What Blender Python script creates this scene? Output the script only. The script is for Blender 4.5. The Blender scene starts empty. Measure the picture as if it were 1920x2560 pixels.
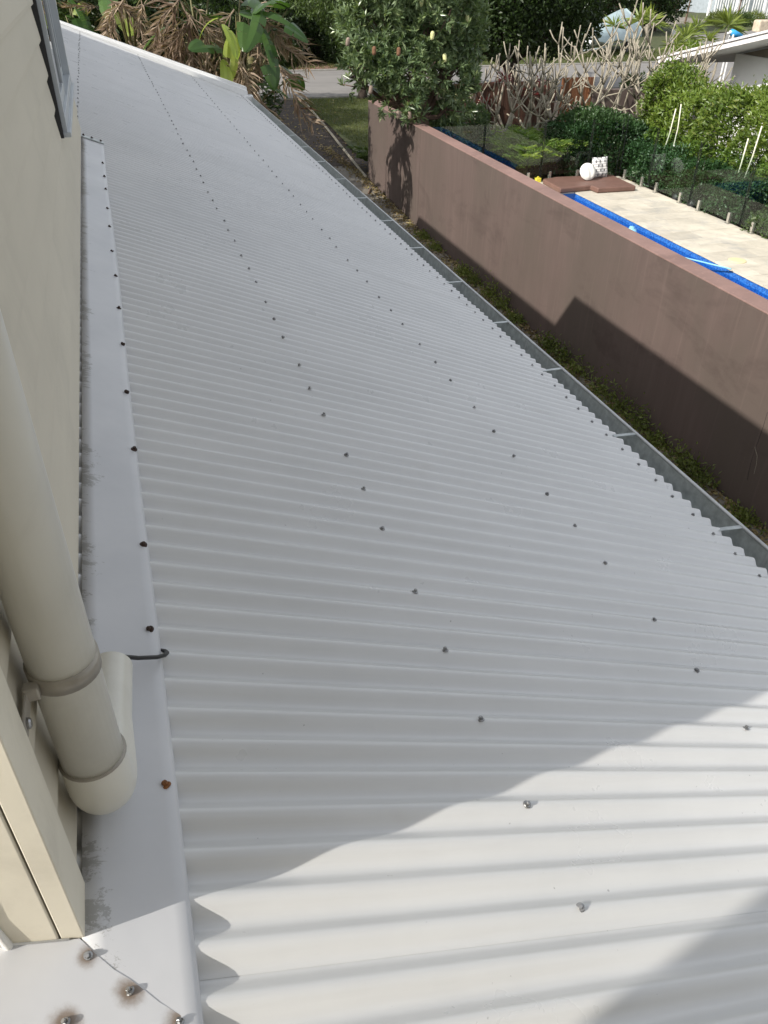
import bpy, math, random
import numpy as np
from mathutils import Matrix, Vector, Euler
rng = np.random.default_rng(7); random.seed(7)
D = bpy.data; SC = bpy.context.scene; COL = SC.collection
R_ = math.radians
# ------------------------------------------------------------------ camera
F = 1960.0                                   # focal length in photo pixels (1920 x 2560)
CAM = np.array([0.2193, 0.0, 1.09])
def _axes():
    c = np.array([960., 1280.])
    dY = np.array([205 - c[0], -130 - c[1], F]); dY /= np.linalg.norm(dY)
    vx = 920 - c[0]; t = -(vx * dY[0] + F * dY[2]) / dY[1]
    dD = np.array([vx, t, F]); dD /= np.linalg.norm(dD)
    return np.array([np.cross(dY, -dD), dY, -dD])
AX = _axes()
cd = D.cameras.new('camera'); cam = D.objects.new('camera', cd); COL.objects.link(cam)
cols = [AX @ np.array(v) for v in ((1, 0, 0), (0, -1, 0), (0, 0, -1))]
M = Matrix.Identity(4)
for i in range(3):
    for j in range(3): M[j][i] = cols[i][j]
M.translation = Vector(CAM); cam.matrix_world = M
cd.sensor_fit = 'VERTICAL'; cd.sensor_height = 36; cd.lens = F / 2560 * 36
cd.clip_start = 0.02; cd.clip_end = 2000
SC.camera = cam
SC.render.resolution_x, SC.render.resolution_y = 768, 1024
# ------------------------------------------------------------------ light
EL = R_(38.0); SUNH = (-0.955, -0.296)        # direction to the sun in plan
w = D.worlds.new('World'); SC.world = w; w.use_nodes = True
nt = w.node_tree; sky = nt.nodes.new('ShaderNodeTexSky'); sky.sky_type = 'NISHITA'; sky.sun_disc = False
sky.sun_elevation = EL; sky.sun_rotation = math.atan2(SUNH[0], SUNH[1]); sky.air_density = 1.0; sky.dust_density = 1.2
bg = nt.nodes['Background']; hs_ = nt.nodes.new('ShaderNodeHueSaturation'); hs_.inputs['Saturation'].default_value = 0.26
nt.links.new(sky.outputs[0], hs_.inputs['Color']); nt.links.new(hs_.outputs[0], bg.inputs[0]); bg.inputs[1].default_value = 0.15
sl = D.lights.new('sun', 'SUN'); sl.energy = 3.3; sl.angle = R_(0.5); sl.color = (1.0, 0.95, 0.87)
sun = D.objects.new('sun', sl); COL.objects.link(sun)
sd = Vector((SUNH[0] * math.cos(EL), SUNH[1] * math.cos(EL), math.sin(EL)))
sun.rotation_euler = sd.to_track_quat('Z', 'Y').to_euler(); sun.location = (-20, -6, 18)
vs = SC.view_settings; vs.view_transform = 'Standard'; vs.look = 'None'; vs.exposure = 0.75; vs.gamma = 1
vs.use_curve_mapping = False
# ------------------------------------------------------------------ photo pixel -> place
def ray(p): return AX @ np.array([p[0] - 960., p[1] - 1280., F])
def onz(px, py, z): r = ray((px, py)); return CAM + r * ((z - CAM[2]) / r[2])
def onx(px, py, x): r = ray((px, py)); return CAM + r * ((x - CAM[0]) / r[0])
def ony(px, py, y): r = ray((px, py)); return CAM + r * (y / r[1])
TN = math.tan(R_(21.4)); RA = R_(21.4)
def onroof(px, py, lift=0.): 
    r = ray((px, py)); return CAM - r * ((CAM[2] - lift + CAM[0] * TN) / (r[2] + r[0] * TN))
# ------------------------------------------------------------------ mesh building
class MB:
    def __init__(s): s.v = []; s.f = []
    def add(s, vs, fs):
        b = len(s.v); s.v += [tuple(map(float, q)) for q in vs]; s.f += [tuple(b + i for i in q) for q in fs]; return s
    def box(s, x0, x1, y0, y1, z0, z1):
        return s.add([(x0, y0, z0), (x1, y0, z0), (x1, y1, z0), (x0, y1, z0), (x0, y0, z1), (x1, y0, z1), (x1, y1, z1), (x0, y1, z1)],
                     [(0, 3, 2, 1), (4, 5, 6, 7), (0, 1, 5, 4), (1, 2, 6, 5), (2, 3, 7, 6), (3, 0, 4, 7)])
    def obox(s, c, dx, dy, dz):           # oriented box from three half vectors
        c, dx, dy, dz = map(np.array, (c, dx, dy, dz)); vs = []
        for k in (-1, 1):
            for (i, j) in ((-1, -1), (1, -1), (1, 1), (-1, 1)): vs.append(c + i * dx + j * dy + k * dz)
        return s.add(vs, [(0, 3, 2, 1), (4, 5, 6, 7), (0, 1, 5, 4), (1, 2, 6, 5), (2, 3, 7, 6), (3, 0, 4, 7)])
    def tube(s, path, rad, n=8, cap=True):
        path = [np.array(p, float) for p in path]; m = len(path)
        if not hasattr(rad, '__len__'): rad = [rad] * m
        vs = []; fs = []; up = None
        for i in range(m):
            t = path[min(i + 1, m - 1)] - path[max(i - 1, 0)]; t = t / (np.linalg.norm(t) + 1e-9)
            if up is None: up = np.array([0, 0, 1.]) if abs(t[2]) < .9 else np.array([1., 0, 0])
            a = np.cross(t, up); a /= np.linalg.norm(a) + 1e-9; b = np.cross(a, t); up = b
            for k in range(n):
                q = 2 * math.pi * k / n; vs.append(path[i] + rad[i] * (math.cos(q) * a + math.sin(q) * b))
        for i in range(m - 1):
            for k in range(n): fs.append((i * n + k, i * n + (k + 1) % n, (i + 1) * n + (k + 1) % n, (i + 1) * n + k))
        if cap: fs.append(tuple(reversed(range(n)))) ; fs.append(tuple(range((m - 1) * n, m * n)))
        return s.add(vs, fs)
    def lathe(s, prof, c=(0, 0, 0), n=16):
        vs = []; fs = []; m = len(prof)
        for (r, z) in prof:
            for k in range(n):
                q = 2 * math.pi * k / n; vs.append((c[0] + r * math.cos(q), c[1] + r * math.sin(q), c[2] + z))
        for i in range(m - 1):
            for k in range(n): fs.append((i * n + k, i * n + (k + 1) % n, (i + 1) * n + (k + 1) % n, (i + 1) * n + k))
        fs.append(tuple(reversed(range(n)))); fs.append(tuple(range((m - 1) * n, m * n)))
        return s.add(vs, fs)
    def prism(s, poly, z0, z1):
        n = len(poly); vs = [(x, y, z0) for x, y in poly] + [(x, y, z1) for x, y in poly]
        fs = [tuple(reversed(range(n))), tuple(range(n, 2 * n))] + [(i, (i + 1) % n, n + (i + 1) % n, n + i) for i in range(n)]
        return s.add(vs, fs)
    def sweepY(s, prof, y0, y1):          # open profile (x,z) swept along Y
        n = len(prof); vs = [(x, y0, z) for x, z in prof] + [(x, y1, z) for x, z in prof]
        return s.add(vs, [(i, i + 1, n + i + 1, n + i) for i in range(n - 1)])
    def mesh(s, name, mat, smooth=False):
        me = D.meshes.new(name); me.from_pydata(s.v, [], s.f); me.materials.append(mat)
        if smooth: me.polygons.foreach_set('use_smooth', [True] * len(me.polygons))
        me.update(); return me
    def build(s, name, mat, parent=None, smooth=False, bevel=0, **tags):
        return link(name, s.mesh(name, mat, smooth), parent, bevel, **tags)
WL = {}
def link(name, me, parent=None, bevel=0, loc=None, rot=None, scale=None, **tags):
    o = D.objects.new(name, me); COL.objects.link(o)
    if loc is not None: o.location = loc
    if rot is not None: o.rotation_euler = rot
    if scale is not None: o.scale = (scale,) * 3 if not hasattr(scale, '__len__') else scale
    if parent is not None:
        o.parent = parent; o.matrix_parent_inverse = Matrix.Translation(-Vector(WL.get(parent.name, (0, 0, 0))))
    if bevel:
        b = o.modifiers.new('bevel', 'BEVEL'); b.width = bevel; b.segments = 2; b.limit_method = 'ANGLE'; b.angle_limit = R_(40)
    for k, v in tags.items(): o[k] = v
    return o
def thing(name, loc, label, category, group=None):
    o = D.objects.new(name, None); COL.objects.link(o); o.location = tuple(map(float, loc)); o.empty_display_size = .2
    WL[o.name] = tuple(map(float, loc)); o['label'] = label; o['category'] = category
    if group: o['group'] = group
    return o
def np_mesh(name, V, Fq, mat, smooth=False):
    V = np.asarray(V, np.float32); Fq = np.asarray(Fq, np.int32); k = Fq.shape[1]
    me = D.meshes.new(name); me.vertices.add(len(V)); me.vertices.foreach_set('co', V.ravel())
    me.loops.add(Fq.size); me.loops.foreach_set('vertex_index', Fq.ravel())
    me.polygons.add(len(Fq)); me.polygons.foreach_set('loop_start', np.arange(0, Fq.size, k, dtype=np.int32))
    me.polygons.foreach_set('loop_total', np.full(len(Fq), k, np.int32))
    if smooth: me.polygons.foreach_set('use_smooth', np.ones(len(Fq), bool))
    me.materials.append(mat); me.update(calc_edges=True); return me
def norm(a): return a / (np.linalg.norm(a, axis=-1, keepdims=True) + 1e-9)
def leaf_mesh(name, P, Dr, L, Wd, mat, fold=.25, droop=0.):
    """P points, Dr directions: one folded four-triangle leaf each"""
    n = len(P); L = np.broadcast_to(L, n)[:, None]; Wd = np.broadcast_to(Wd, n)[:, None]
    Dr = norm(Dr); rnd = norm(rng.normal(size=(n, 3))); S = norm(np.cross(Dr, rnd)); N = np.cross(S, Dr)
    N = np.where(N[:, 2:3] < 0, -N, N); S = np.cross(Dr, N)
    mid = P + Dr * L * .5 - np.array([0, 0, 1.]) * L * droop * .3
    tip = P + Dr * L - np.array([0, 0, 1.]) * L * droop
    l = mid + S * Wd * .5 + N * Wd * fold; r = mid - S * Wd * .5 + N * Wd * fold
    V = np.stack([P, l, tip, r, mid], 1).reshape(-1, 3)
    b = (np.arange(n) * 5)[:, None]
    T = np.concatenate([b + np.array([[0, 4, 1]]), b + np.array([[1, 4, 2]]), b + np.array([[0, 3, 4]]), b + np.array([[4, 3, 2]])], 0)
    return np_mesh(name, V, T, mat)
# ------------------------------------------------------------------ materials
def nodes(name):
    m = D.materials.new(name); m.use_nodes = True; t = m.node_tree; return m, t, t.nodes['Principled BSDF']
def N(t, kind, **kw):
    n = t.nodes.new('ShaderNode' + kind)
    for k, v in kw.items():
        if k in n.inputs: n.inputs[k].default_value = v
        else: setattr(n, k, v)
    return n
def ramp(t, src, stops):
    r = t.nodes.new('ShaderNodeValToRGB'); e = r.color_ramp.elements
    while len(e) < len(stops): e.new(.5)
    for i, (p, c) in enumerate(stops): e[i].position = p; e[i].color = (*c, 1) if len(c) == 3 else c
    t.links.new(src, r.inputs[0]); return r.outputs[0]
def mixc(t, f, a, b, mode='MIX'):
    n = t.nodes.new('ShaderNodeMix'); n.data_type = 'RGBA'; n.blend_type = mode
    for sock, v in ((n.inputs[0], f), (n.inputs[6], a), (n.inputs[7], b)):
        if hasattr(v, 'is_output'): t.links.new(v, sock)
        elif isinstance(v, (int, float)): sock.default_value = v
        else: sock.default_value = (*v, 1)
    return n.outputs[2]
def noise(t, scale, detail=4, rough=.6, sc=(1, 1, 1), coord='Position', dist=0.):
    tc = t.nodes.new('ShaderNodeNewGeometry'); mp = t.nodes.new('ShaderNodeMapping'); mp.inputs['Scale'].default_value = sc
    t.links.new(tc.outputs[coord], mp.inputs[0]); n = t.nodes.new('ShaderNodeTexNoise')
    n.inputs['Scale'].default_value = scale; n.inputs['Detail'].default_value = detail; n.inputs['Roughness'].default_value = rough
    n.inputs['Distortion'].default_value = dist; t.links.new(mp.outputs[0], n.inputs['Vector']); return n.outputs['Fac']
def bump(t, p, h, strength=.2, dist=.01):
    b = t.nodes.new('ShaderNodeBump'); b.inputs['Strength'].default_value = strength; b.inputs['Distance'].default_value = dist
    t.links.new(h, b.inputs['Height']); t.links.new(b.outputs[0], p.inputs['Normal'])
def mat(name, c, var=.15, scale=6, rough=.6, bmp=0., metal=0., spec=.5, sc=(1, 1, 1), bscale=None, island=False, dirt=None, dscale=3, damt=.35, objrand=0.):
    m, t, p = nodes(name); c = np.array(c); n = noise(t, scale, sc=sc)
    col = ramp(t, n, [(.3, tuple(c * (1 - var))), (.7, tuple(np.minimum(c * (1 + var), .95)))])
    if dirt is not None:
        d = noise(t, dscale, 8, .7, dist=.6); f = ramp(t, d, [(.5, (0, 0, 0)), (.75, (damt,) * 3)]); col = mixc(t, f, col, dirt)
    if objrand:
        oi = t.nodes.new('ShaderNodeObjectInfo'); f = ramp(t, oi.outputs['Random'], [(0, (1 - objrand,) * 3), (1, (1 + objrand * .4,) * 3)]); col = mixc(t, 1., col, f, 'MULTIPLY')
    t.links.new(col, p.inputs['Base Color']); p.inputs['Roughness'].default_value = rough; p.inputs['Metallic'].default_value = metal
    p.inputs['Specular IOR Level'].default_value = spec
    if bmp: bump(t, p, noise(t, bscale or scale * 8, 5), bmp)
    return m
def leafmat(name, a, b, rough=.45, trans=.35, c=None):
    m, t, p = nodes(name); g = t.nodes.new('ShaderNodeNewGeometry'); tc = noise(t, .9, 2)
    col = ramp(t, g.outputs['Random Per Island'], [(0, a), (.8, b)] + ([(1., c)] if c else []))
    col = mixc(t, .45, col, ramp(t, tc, [(.35, tuple(np.array(a) * .8)), (.65, tuple(np.array(b) * 1.1))]))
    t.links.new(col, p.inputs['Base Color']); p.inputs['Roughness'].default_value = rough; p.inputs['Specular IOR Level'].default_value = .45
    tr = t.nodes.new('ShaderNodeBsdfTranslucent'); t.links.new(mixc(t, 1., col, (1.5, 1.6, .7), 'MULTIPLY'), tr.inputs[0])
    mx = t.nodes.new('ShaderNodeMixShader'); mx.inputs[0].default_value = trans
    t.links.new(p.outputs[0], mx.inputs[1]); t.links.new(tr.outputs[0], mx.inputs[2])
    t.links.new(mx.outputs[0], t.nodes['Material Output'].inputs[0]); return m
def glassmat(name, tint, f0=.035, rough=0.):
    m, t, p = nodes(name); t.nodes.remove(p)
    tr = t.nodes.new('ShaderNodeBsdfTransparent'); tr.inputs[0].default_value = (*tint, 1)
    gl = t.nodes.new('ShaderNodeBsdfGlossy'); gl.inputs['Roughness'].default_value = rough
    lw = t.nodes.new('ShaderNodeLayerWeight'); lw.inputs[0].default_value = .5
    pw = N(t, 'Math', operation='POWER'); t.links.new(lw.outputs['Facing'], pw.inputs[0]); pw.inputs[1].default_value = 5
    ma = N(t, 'Math', operation='MULTIPLY_ADD'); t.links.new(pw.outputs[0], ma.inputs[0]); ma.inputs[1].default_value = 1 - f0; ma.inputs[2].default_value = f0
    mx = t.nodes.new('ShaderNodeMixShader'); t.links.new(ma.outputs[0], mx.inputs[0])
    t.links.new(tr.outputs[0], mx.inputs[1]); t.links.new(gl.outputs[0], mx.inputs[2])
    t.links.new(mx.outputs[0], t.nodes['Material Output'].inputs[0]); return m
def roofmat():
    m, t, p = nodes('roof_paint')
    base = ramp(t, noise(t, 1.3, 6, .65), [(.3, (.585, .585, .575)), (.7, (.655, .652, .64))])
    scuff = ramp(t, noise(t, 7, 9, .75, sc=(.5, 5, 1), dist=1.2), [(.69, (0, 0, 0)), (.74, (.5,) * 3)])
    c = mixc(t, scuff, base, (.34, .34, .34))
    stain = ramp(t, noise(t, 3.2, 5, .6), [(.64, (0, 0, 0)), (.8, (.22,) * 3)]); c = mixc(t, stain, c, (.50, .46, .40))
    streak = ramp(t, noise(t, 4, 6, .7, sc=(.05, 7, 1)), [(.45, (0, 0, 0)), (.8, (.25,) * 3)]); c = mixc(t, streak, c, (.44, .43, .41))
    speck = ramp(t, noise(t, 70, 2, .5), [(.76, (0, 0, 0)), (.8, (.6,) * 3)]); c = mixc(t, speck, c, (.2, .19, .18))
    t.links.new(c, p.inputs['Base Color'])
    t.links.new(ramp(t, noise(t, 4, 5), [(.3, (.26,) * 3), (.7, (.36,) * 3)]), p.inputs['Roughness']); p.inputs['Specular IOR Level'].default_value = .9
    bump(t, p, noise(t, 2.2, 3), .12, .02); return m
def flashmat(rust=(), scrape=True):
    m, t, p = nodes('flashing_paint')
    base = ramp(t, noise(t, 3, 5, .6), [(.3, (.52, .525, .54)), (.7, (.61, .61, .62))])
    tc = t.nodes.new('ShaderNodeTexCoord'); sx = t.nodes.new('ShaderNodeSeparateXYZ'); t.links.new(tc.outputs['Object'], sx.inputs[0])
    # scraped old sealant next to the wall
    near = ramp(t, sx.outputs[0], [(.012, (1, 1, 1)), (.062, (0, 0, 0))])
    n = noise(t, 16, 10, .8, sc=(.8, 1.5, 1), dist=.35)
    g0 = ramp(t, noise(t, 2.6, 3, .6), [(.33, (.0,) * 3), (.6, (.23 if scrape else 0.,) * 3)])
    f = N(t, 'Math', operation='MULTIPLY'); t.links.new(near, f.inputs[0]); t.links.new(g0, f.inputs[1])
    a = N(t, 'Math', operation='ADD'); t.links.new(f.outputs[0], a.inputs[0]); t.links.new(n, a.inputs[1])
    sc_ = ramp(t, a.outputs[0], [(.675, (0, 0, 0)), (.695, (.7,) * 3)]); c = mixc(t, sc_, base, (.30, .295, .28))
    for (q, rad) in rust:
        v = N(t, 'VectorMath', operation='DISTANCE'); t.links.new(tc.outputs['Object'], v.inputs[0]); v.inputs[1].default_value = q
        nn = N(t, 'Math', operation='MULTIPLY_ADD'); t.links.new(noise(t, 60, 6, .7), nn.inputs[0]); nn.inputs[1].default_value = rad * 1.0; t.links.new(v.outputs['Value'], nn.inputs[2])
        k = ramp(t, nn.outputs[0], [(rad * .95, (.85,) * 3), (rad * 1.75, (0, 0, 0))]); c = mixc(t, k, c, (.16, .10, .05))
    t.links.new(c, p.inputs['Base Color']); p.inputs['Roughness'].default_value = .38
    bump(t, p, noise(t, 5, 3), .08, .02); return m
def cushmat():
    m, t, p = nodes('cushion_pattern'); tc = t.nodes.new('ShaderNodeTexCoord'); sx = t.nodes.new('ShaderNodeSeparateXYZ'); t.links.new(tc.outputs['Object'], sx.inputs[0])
    def wave(s, k, ph=0.):
        a = N(t, 'Math', operation='MULTIPLY_ADD'); t.links.new(s, a.inputs[0]); a.inputs[1].default_value = k; a.inputs[2].default_value = ph
        b = N(t, 'Math', operation='SINE'); t.links.new(a.outputs[0], b.inputs[0]); return b.outputs[0]
    zb = wave(sx.outputs[2], 34, .6); xb = wave(sx.outputs[0], 58); zf = wave(sx.outputs[2], 120)
    mu = N(t, 'Math', operation='MULTIPLY'); t.links.new(zb, mu.inputs[0]); t.links.new(xb, mu.inputs[1])
    a1 = ramp(t, mu.outputs[0], [(.42, (0, 0, 0)), (.5, (.9,) * 3)]); a2 = ramp(t, zf, [(.78, (0, 0, 0)), (.86, (.8,) * 3)])
    f = mixc(t, 1., a1, a2, 'LIGHTEN'); c = mixc(t, f, (.72, .71, .69), (.10, .10, .11))
    t.links.new(c, p.inputs['Base Color']); p.inputs['Roughness'].default_value = .9; return m
def poolmat():
    m, t, p = nodes('pool_mosaic'); tc = t.nodes.new('ShaderNodeTexCoord'); mp = N(t, 'Mapping'); t.links.new(tc.outputs['Object'], mp.inputs[0])
    mp.inputs['Rotation'].default_value = (0, R_(90), R_(0)); v = t.nodes.new('ShaderNodeTexVoronoi'); v.inputs['Scale'].default_value = 40
    v.distance = 'CHEBYCHEV'; v.inputs['Randomness'].default_value = .15; t.links.new(tc.outputs['Object'], v.inputs['Vector'])
    c = ramp(t, v.outputs['Color'], [(.2, (.008, .075, .36)), (.8, (.03, .18, .60))]); g = ramp(t, v.outputs['Distance'], [(.40, (0, 0, 0)), (.47, (.5,) * 3)])
    t.links.new(mixc(t, g, c, (.12, .22, .42)), p.inputs['Base Color']); p.inputs['Roughness'].default_value = .2; return m
def wallmat(name, c, c2):
    m, t, p = nodes(name)
    streak = noise(t, 5.5, 6, .65, sc=(1, 1, .12), dist=.3); col = ramp(t, streak, [(.3, tuple(np.array(c) * .9)), (.7, tuple(np.array(c) * 1.1))])
    patch = ramp(t, noise(t, .8, 4, .6, sc=(1, 1, .7)), [(.42, (0, 0, 0)), (.62, (.75,) * 3)]); col = mixc(t, patch, col, c2)
    damp = ramp(t, noise(t, .55, 5, .7, sc=(1, 1, 2.2), dist=.5), [(.52, (0, 0, 0)), (.64, (.6,) * 3)]); col = mixc(t, damp, col, tuple(np.array(c) * .66))
    run = ramp(t, noise(t, 16, 4, .55, sc=(1, 1, .05)), [(.58, (0, 0, 0)), (.74, (.42,) * 3)]); col = mixc(t, run, col, tuple(np.array(c) * 1.35))
    t.links.new(col, p.inputs['Base Color']); p.inputs['Roughness'].default_value = .8; p.inputs['Specular IOR Level'].default_value = .3
    bump(t, p, noise(t, 90, 4), .15, .004); return m
M_ = dict(
 roof=roofmat(), zinc=mat('galvanised_steel', (.46, .49, .48), .22, 22, .4, metal=.25, sc=(1, 1, 1), dirt=(.30, .32, .31), dscale=9),
 lip=mat('gutter_lip', (.55, .56, .56), .15, 5, .35, metal=.4), white=mat('white_paint', (.76, .76, .75), .05, 3, .45, dirt=(.5, .48, .44), dscale=4, damt=.25),
 screw=mat('screw_steel', (.30, .30, .30), .2, 60, .32, metal=.85), rustscrew=mat('screw_rusty', (.055, .035, .028), .4, 90, .6, metal=.3), orange=mat('screw_orange_rust', (.22, .09, .03), .5, 120, .75),
 cream=mat('cream_weatherboard', (.60, .55, .445), .05, 2.2, .55, sc=(1, .3, 2), dirt=(.40, .37, .30), dscale=2.5, damt=.3, bmp=.05, bscale=40),
 trim=mat('cream_trim', (.72, .67, .55), .06, 4, .5, dirt=(.42, .38, .30), dscale=6, damt=.35), pipe=mat('pvc_pipe_cream', (.68, .66, .585), .05, 4, .3, dirt=(.42, .40, .34), dscale=5, damt=.3),
 band=mat('clamp_band', (.36, .33, .28), .2, 14, .45, metal=.3), seal=mat('white_sealant', (.8, .79, .76), .05, 20, .5),
 alu=mat('window_aluminium', (.50, .53, .55), .06, 5, .35, metal=.2), dark=mat('dark_rubber', (.02, .02, .022), .2, 20, .5), black=mat('black_cable', (.015, .015, .017), .2, 20, .4),
 wallb=wallmat('brown_render', (.114, .084, .074), (.097, .077, .065)), wallt=wallmat('sunlit_top_render', (.26, .165, .142), (.20, .13, .112)),  # wall top is the same paint, coloured lighter as if sunlit
 conc=mat('concrete_path', (.20, .18, .15), .3, 2.5, .9, bmp=.3, dirt=(.09, .075, .055), dscale=1.3, damt=.8), soil=mat('dark_soil', (.045, .034, .027), .45, 5, .95, bmp=.6, dirt=(.12, .09, .06), dscale=14, damt=.5),
 asph=mat('road_asphalt', (.20, .19, .18), .12, 1.2, .9, bmp=.15, sc=(.4, 1.5, 1), dirt=(.13, .125, .12), dscale=.7, damt=.7), kerb=mat('kerb_concrete', (.22, .21, .19), .2, 3, .9),
 grass=mat('grass_ground', (.055, .068, .022), .4, 4, .95, bmp=.6, dirt=(.11, .085, .04), dscale=1.2, damt=.6), grassb=leafmat('grass_blades', (.05, .075, .015), (.12, .135, .035), .6, .3),
 pav=mat('travertine', (.58, .53, .44), .14, 3, .75, bmp=.15, dirt=(.36, .355, .34), dscale=1.5, damt=.95, objrand=.16), joint=mat('deck_bedding', (.50, .45, .37), .2, 6, .95),
 pool=poolmat(), glass=glassmat('fence_glass', (.90, .955, .935)), pane=glassmat('window_glass', (.12, .14, .16)), water=glassmat('pool_water', (.45, .78, .95)),
 mat_b=mat('brown_vinyl', (.17, .095, .075), .12, 4, .55, spec=.4), cushw=mat('white_cushion', (.74, .73, .69), .05, 20, .9), cushp=cushmat(),
 steel=mat('spigot_steel', (.62, .60, .55), .1, 10, .25, metal=.8), timber=mat('stained_timber', (.16, .065, .028), .4, 5, .55, sc=(2, 2, .25), bmp=.2), timbd=mat('dark_timber', (.075, .035, .022), .4, 5, .7, sc=(2, 2, .25)),
 bark=mat('pale_bark', (.30, .265, .205), .3, 9, .85, bmp=.4, dirt=(.18, .19, .13), dscale=5, damt=.6), dbark=mat('dark_bark', (.055, .04, .03), .4, 8, .9, bmp=.5), brbark=mat('brown_bark', (.13, .085, .06), .35, 10, .9, bmp=.6),
 bank=leafmat('banksia_leaf', (.08, .13, .06), (.20, .26, .135), .26, .25, (.34, .39, .18)), hedge=leafmat('hedge_leaf', (.065, .115, .018), (.17, .24, .04), .4, .35, (.22, .22, .05)),
 lowh=leafmat('box_leaf', (.025, .06, .02), (.06, .11, .04), .4, .25), fern=leafmat('fern_leaf', (.11, .18, .03), (.28, .36, .08), .4, .4), darkl=leafmat('dark_leaf', (.018, .035, .010), (.045, .075, .02), .4, .25),
 midl=leafmat('mid_leaf', (.04, .075, .02), (.10, .14, .04), .4, .3), weed=leafmat('weed_leaf', (.07, .10, .02), (.17, .20, .05), .5, .35), litter=leafmat('leaf_litter', (.10, .06, .03), (.30, .24, .12), .7, .1, (.36, .33, .10)),
 stre=leafmat('strelitzia_green', (.035, .085, .02), (.07, .13, .03), .32, .35), strey=leafmat('strelitzia_yellow', (.24, .33, .06), (.38, .44, .10), .35, .45), dead=leafmat('dead_frond', (.12, .065, .035), (.40, .31, .23), .7, .2),
 stem=mat('strelitzia_stem', (.12, .11, .04), .4, 6, .6, sc=(3, 3, .5)), drac=leafmat('dracaena_leaf', (.09, .14, .03), (.22, .26, .06), .4, .35), red=leafmat('cordyline_leaf', (.06, .012, .012), (.14, .03, .03), .4, .3),
 tarp=mat('boat_tarp', (.34, .43, .45), .12, 2, .5, bmp=.2, bscale=5), hull=mat('boat_hull', (.7, .7, .68), .08, 2, .3), blue=mat('blue_foam', (.03, .30, .62), .1, 8, .6), lblue=mat('light_blue_pole', (.25, .55, .75), .1, 8, .4),
 rock=mat('sandstone', (.50, .42, .32), .25, 4, .9, bmp=.5), brick=mat('brick_paving', (.22, .13, .09), .35, 3, .9, objrand=.35), pole=mat('grey_pole', (.30, .34, .36), .15, 4, .7),
 taupe=mat('taupe_board', (.22, .19, .15), .1, 3, .7), hwhite=mat('white_wall', (.80, .80, .78), .03, 2, .7), fasc=mat('fascia_white', (.72, .69, .68), .04, 3, .5), soff=mat('soffit', (.70, .71, .69), .04, 2, .7),
 grev=mat('banksia_cone_pale', (.58, .58, .28), .2, 40, .8, bmp=.5), coneb=mat('banksia_cone_old', (.26, .20, .16), .3, 40, .9, bmp=.6), coner=mat('banksia_cone_rust', (.17, .085, .045), .3, 40, .9, bmp=.6),
 yel=mat('yellow_plastic', (.7, .6, .06), .1, 8, .5), limel=leafmat('lime_leaf', (.38, .42, .04), (.5, .52, .06), .4, .4), cer=mat('green_ceramic', (.10, .22, .17), .3, 8, .3), cer2=mat('ochre_ceramic', (.30, .20, .08), .3, 8, .4),
 disc=mat('cream_plastic', (.74, .64, .38), .06, 6, .5), paleg=mat('pale_green_top', (.50, .55, .46), .08, 5, .4), rope=mat('white_rope', (.72, .69, .56), .1, 20, .7), hs=mat('hillside', (.05, .065, .03), .4, .2, .95))
KS = dict(kind='structure')
# ------------------------------------------------------------------ levels
ZD, ZS = -3.15, -3.5
def zpass(y): return float(np.interp(y, [-10, 8, 12, 16, 20, 33], [-3.86, -3.84, -3.80, -3.73, -3.53, ZS]))
WX0, WX1 = 6.12, 6.38
# ------------------------------------------------------------------ ground
ys = [-400, -10, 0, 8, 12, 14, 16, 18, 20, 24, 33, 60, 120, 700]; xs = [-500, -20, 0, 3, 6, 12, 20, 40, 80, 600]
V = [(x, y, zpass(y) - .03) for y in ys for x in xs]; nx = len(xs)
MB().add(V, [(j * nx + i, j * nx + i + 1, (j + 1) * nx + i + 1, (j + 1) * nx + i) for j in range(len(ys) - 1) for i in range(nx - 1)]).build('ground', M_['soil'], **KS)
e0, e1 = onz(915, 445, -3.53), onz(752, 245, ZS)                      # edging line of the drive
pv = []
yy = [-8, 4, 8, 12, 14, 16, 18, 19.9, 21.5]
for y in yy: pv += [(2.0, y, zpass(y)), (6.10, y, zpass(y))]
MB().add(pv, [(2 * i, 2 * i + 1, 2 * i + 3, 2 * i + 2) for i in range(len(yy) - 1)]).build('concrete_path', M_['conc'], **KS)
def sheet(name, poly, z, m): return MB().add([(x, y, z) for x, y in poly], [tuple(range(len(poly)))]).build(name, m, **KS)
sheet('lawn', [(e0[0] + .5, 22.6), (14, 22.6), (14, 32.9), (e1[0] + .06, 32.9)], ZS + .006, M_['grass'])
sheet('road', [(-60, 33.2), (90, 33.2), (90, 41.2), (-60, 41.2)], ZS - .004, M_['asph'])
sheet('side_street', [(33, 41.204), (58, 41.204), (60, 60), (52, 61), (40, 55.5), (35.5, 50)], ZS - .006, M_['asph'])
MB().box(-60, 90, 33.0, 33.2, ZS - .1, ZS + .05).build('kerb', M_['kerb'], bevel=.03, **KS)
MB().box(-60, 33, 41.2, 41.4, ZS - .1, ZS + .06).build('kerb', M_['kerb'], bevel=.03, **KS)
sheet('far_verge', [(-60, 41.4), (33, 41.4), (35.5, 50), (40, 55.5), (40, 62), (-60, 62)], ZS + .01, M_['grass'])
sheet('corner_verge', [(40, 56), (52, 61.2), (62, 60.2), (75, 66), (66, 80), (40, 80)], ZS + .012, M_['grass'])
MB().tube([e0 + (0, 0, .02), (e0 + e1) / 2 + (0.02, 0, .03), e1 + (0, 0, .03)], .035, 6).build('timber_edging', M_['bark'], label='thin timber edging strip between dark drive and lawn', category='edging')
hp = [(-300, 150), (-120, 170), (0, 165), (120, 180), (320, 150)]
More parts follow.
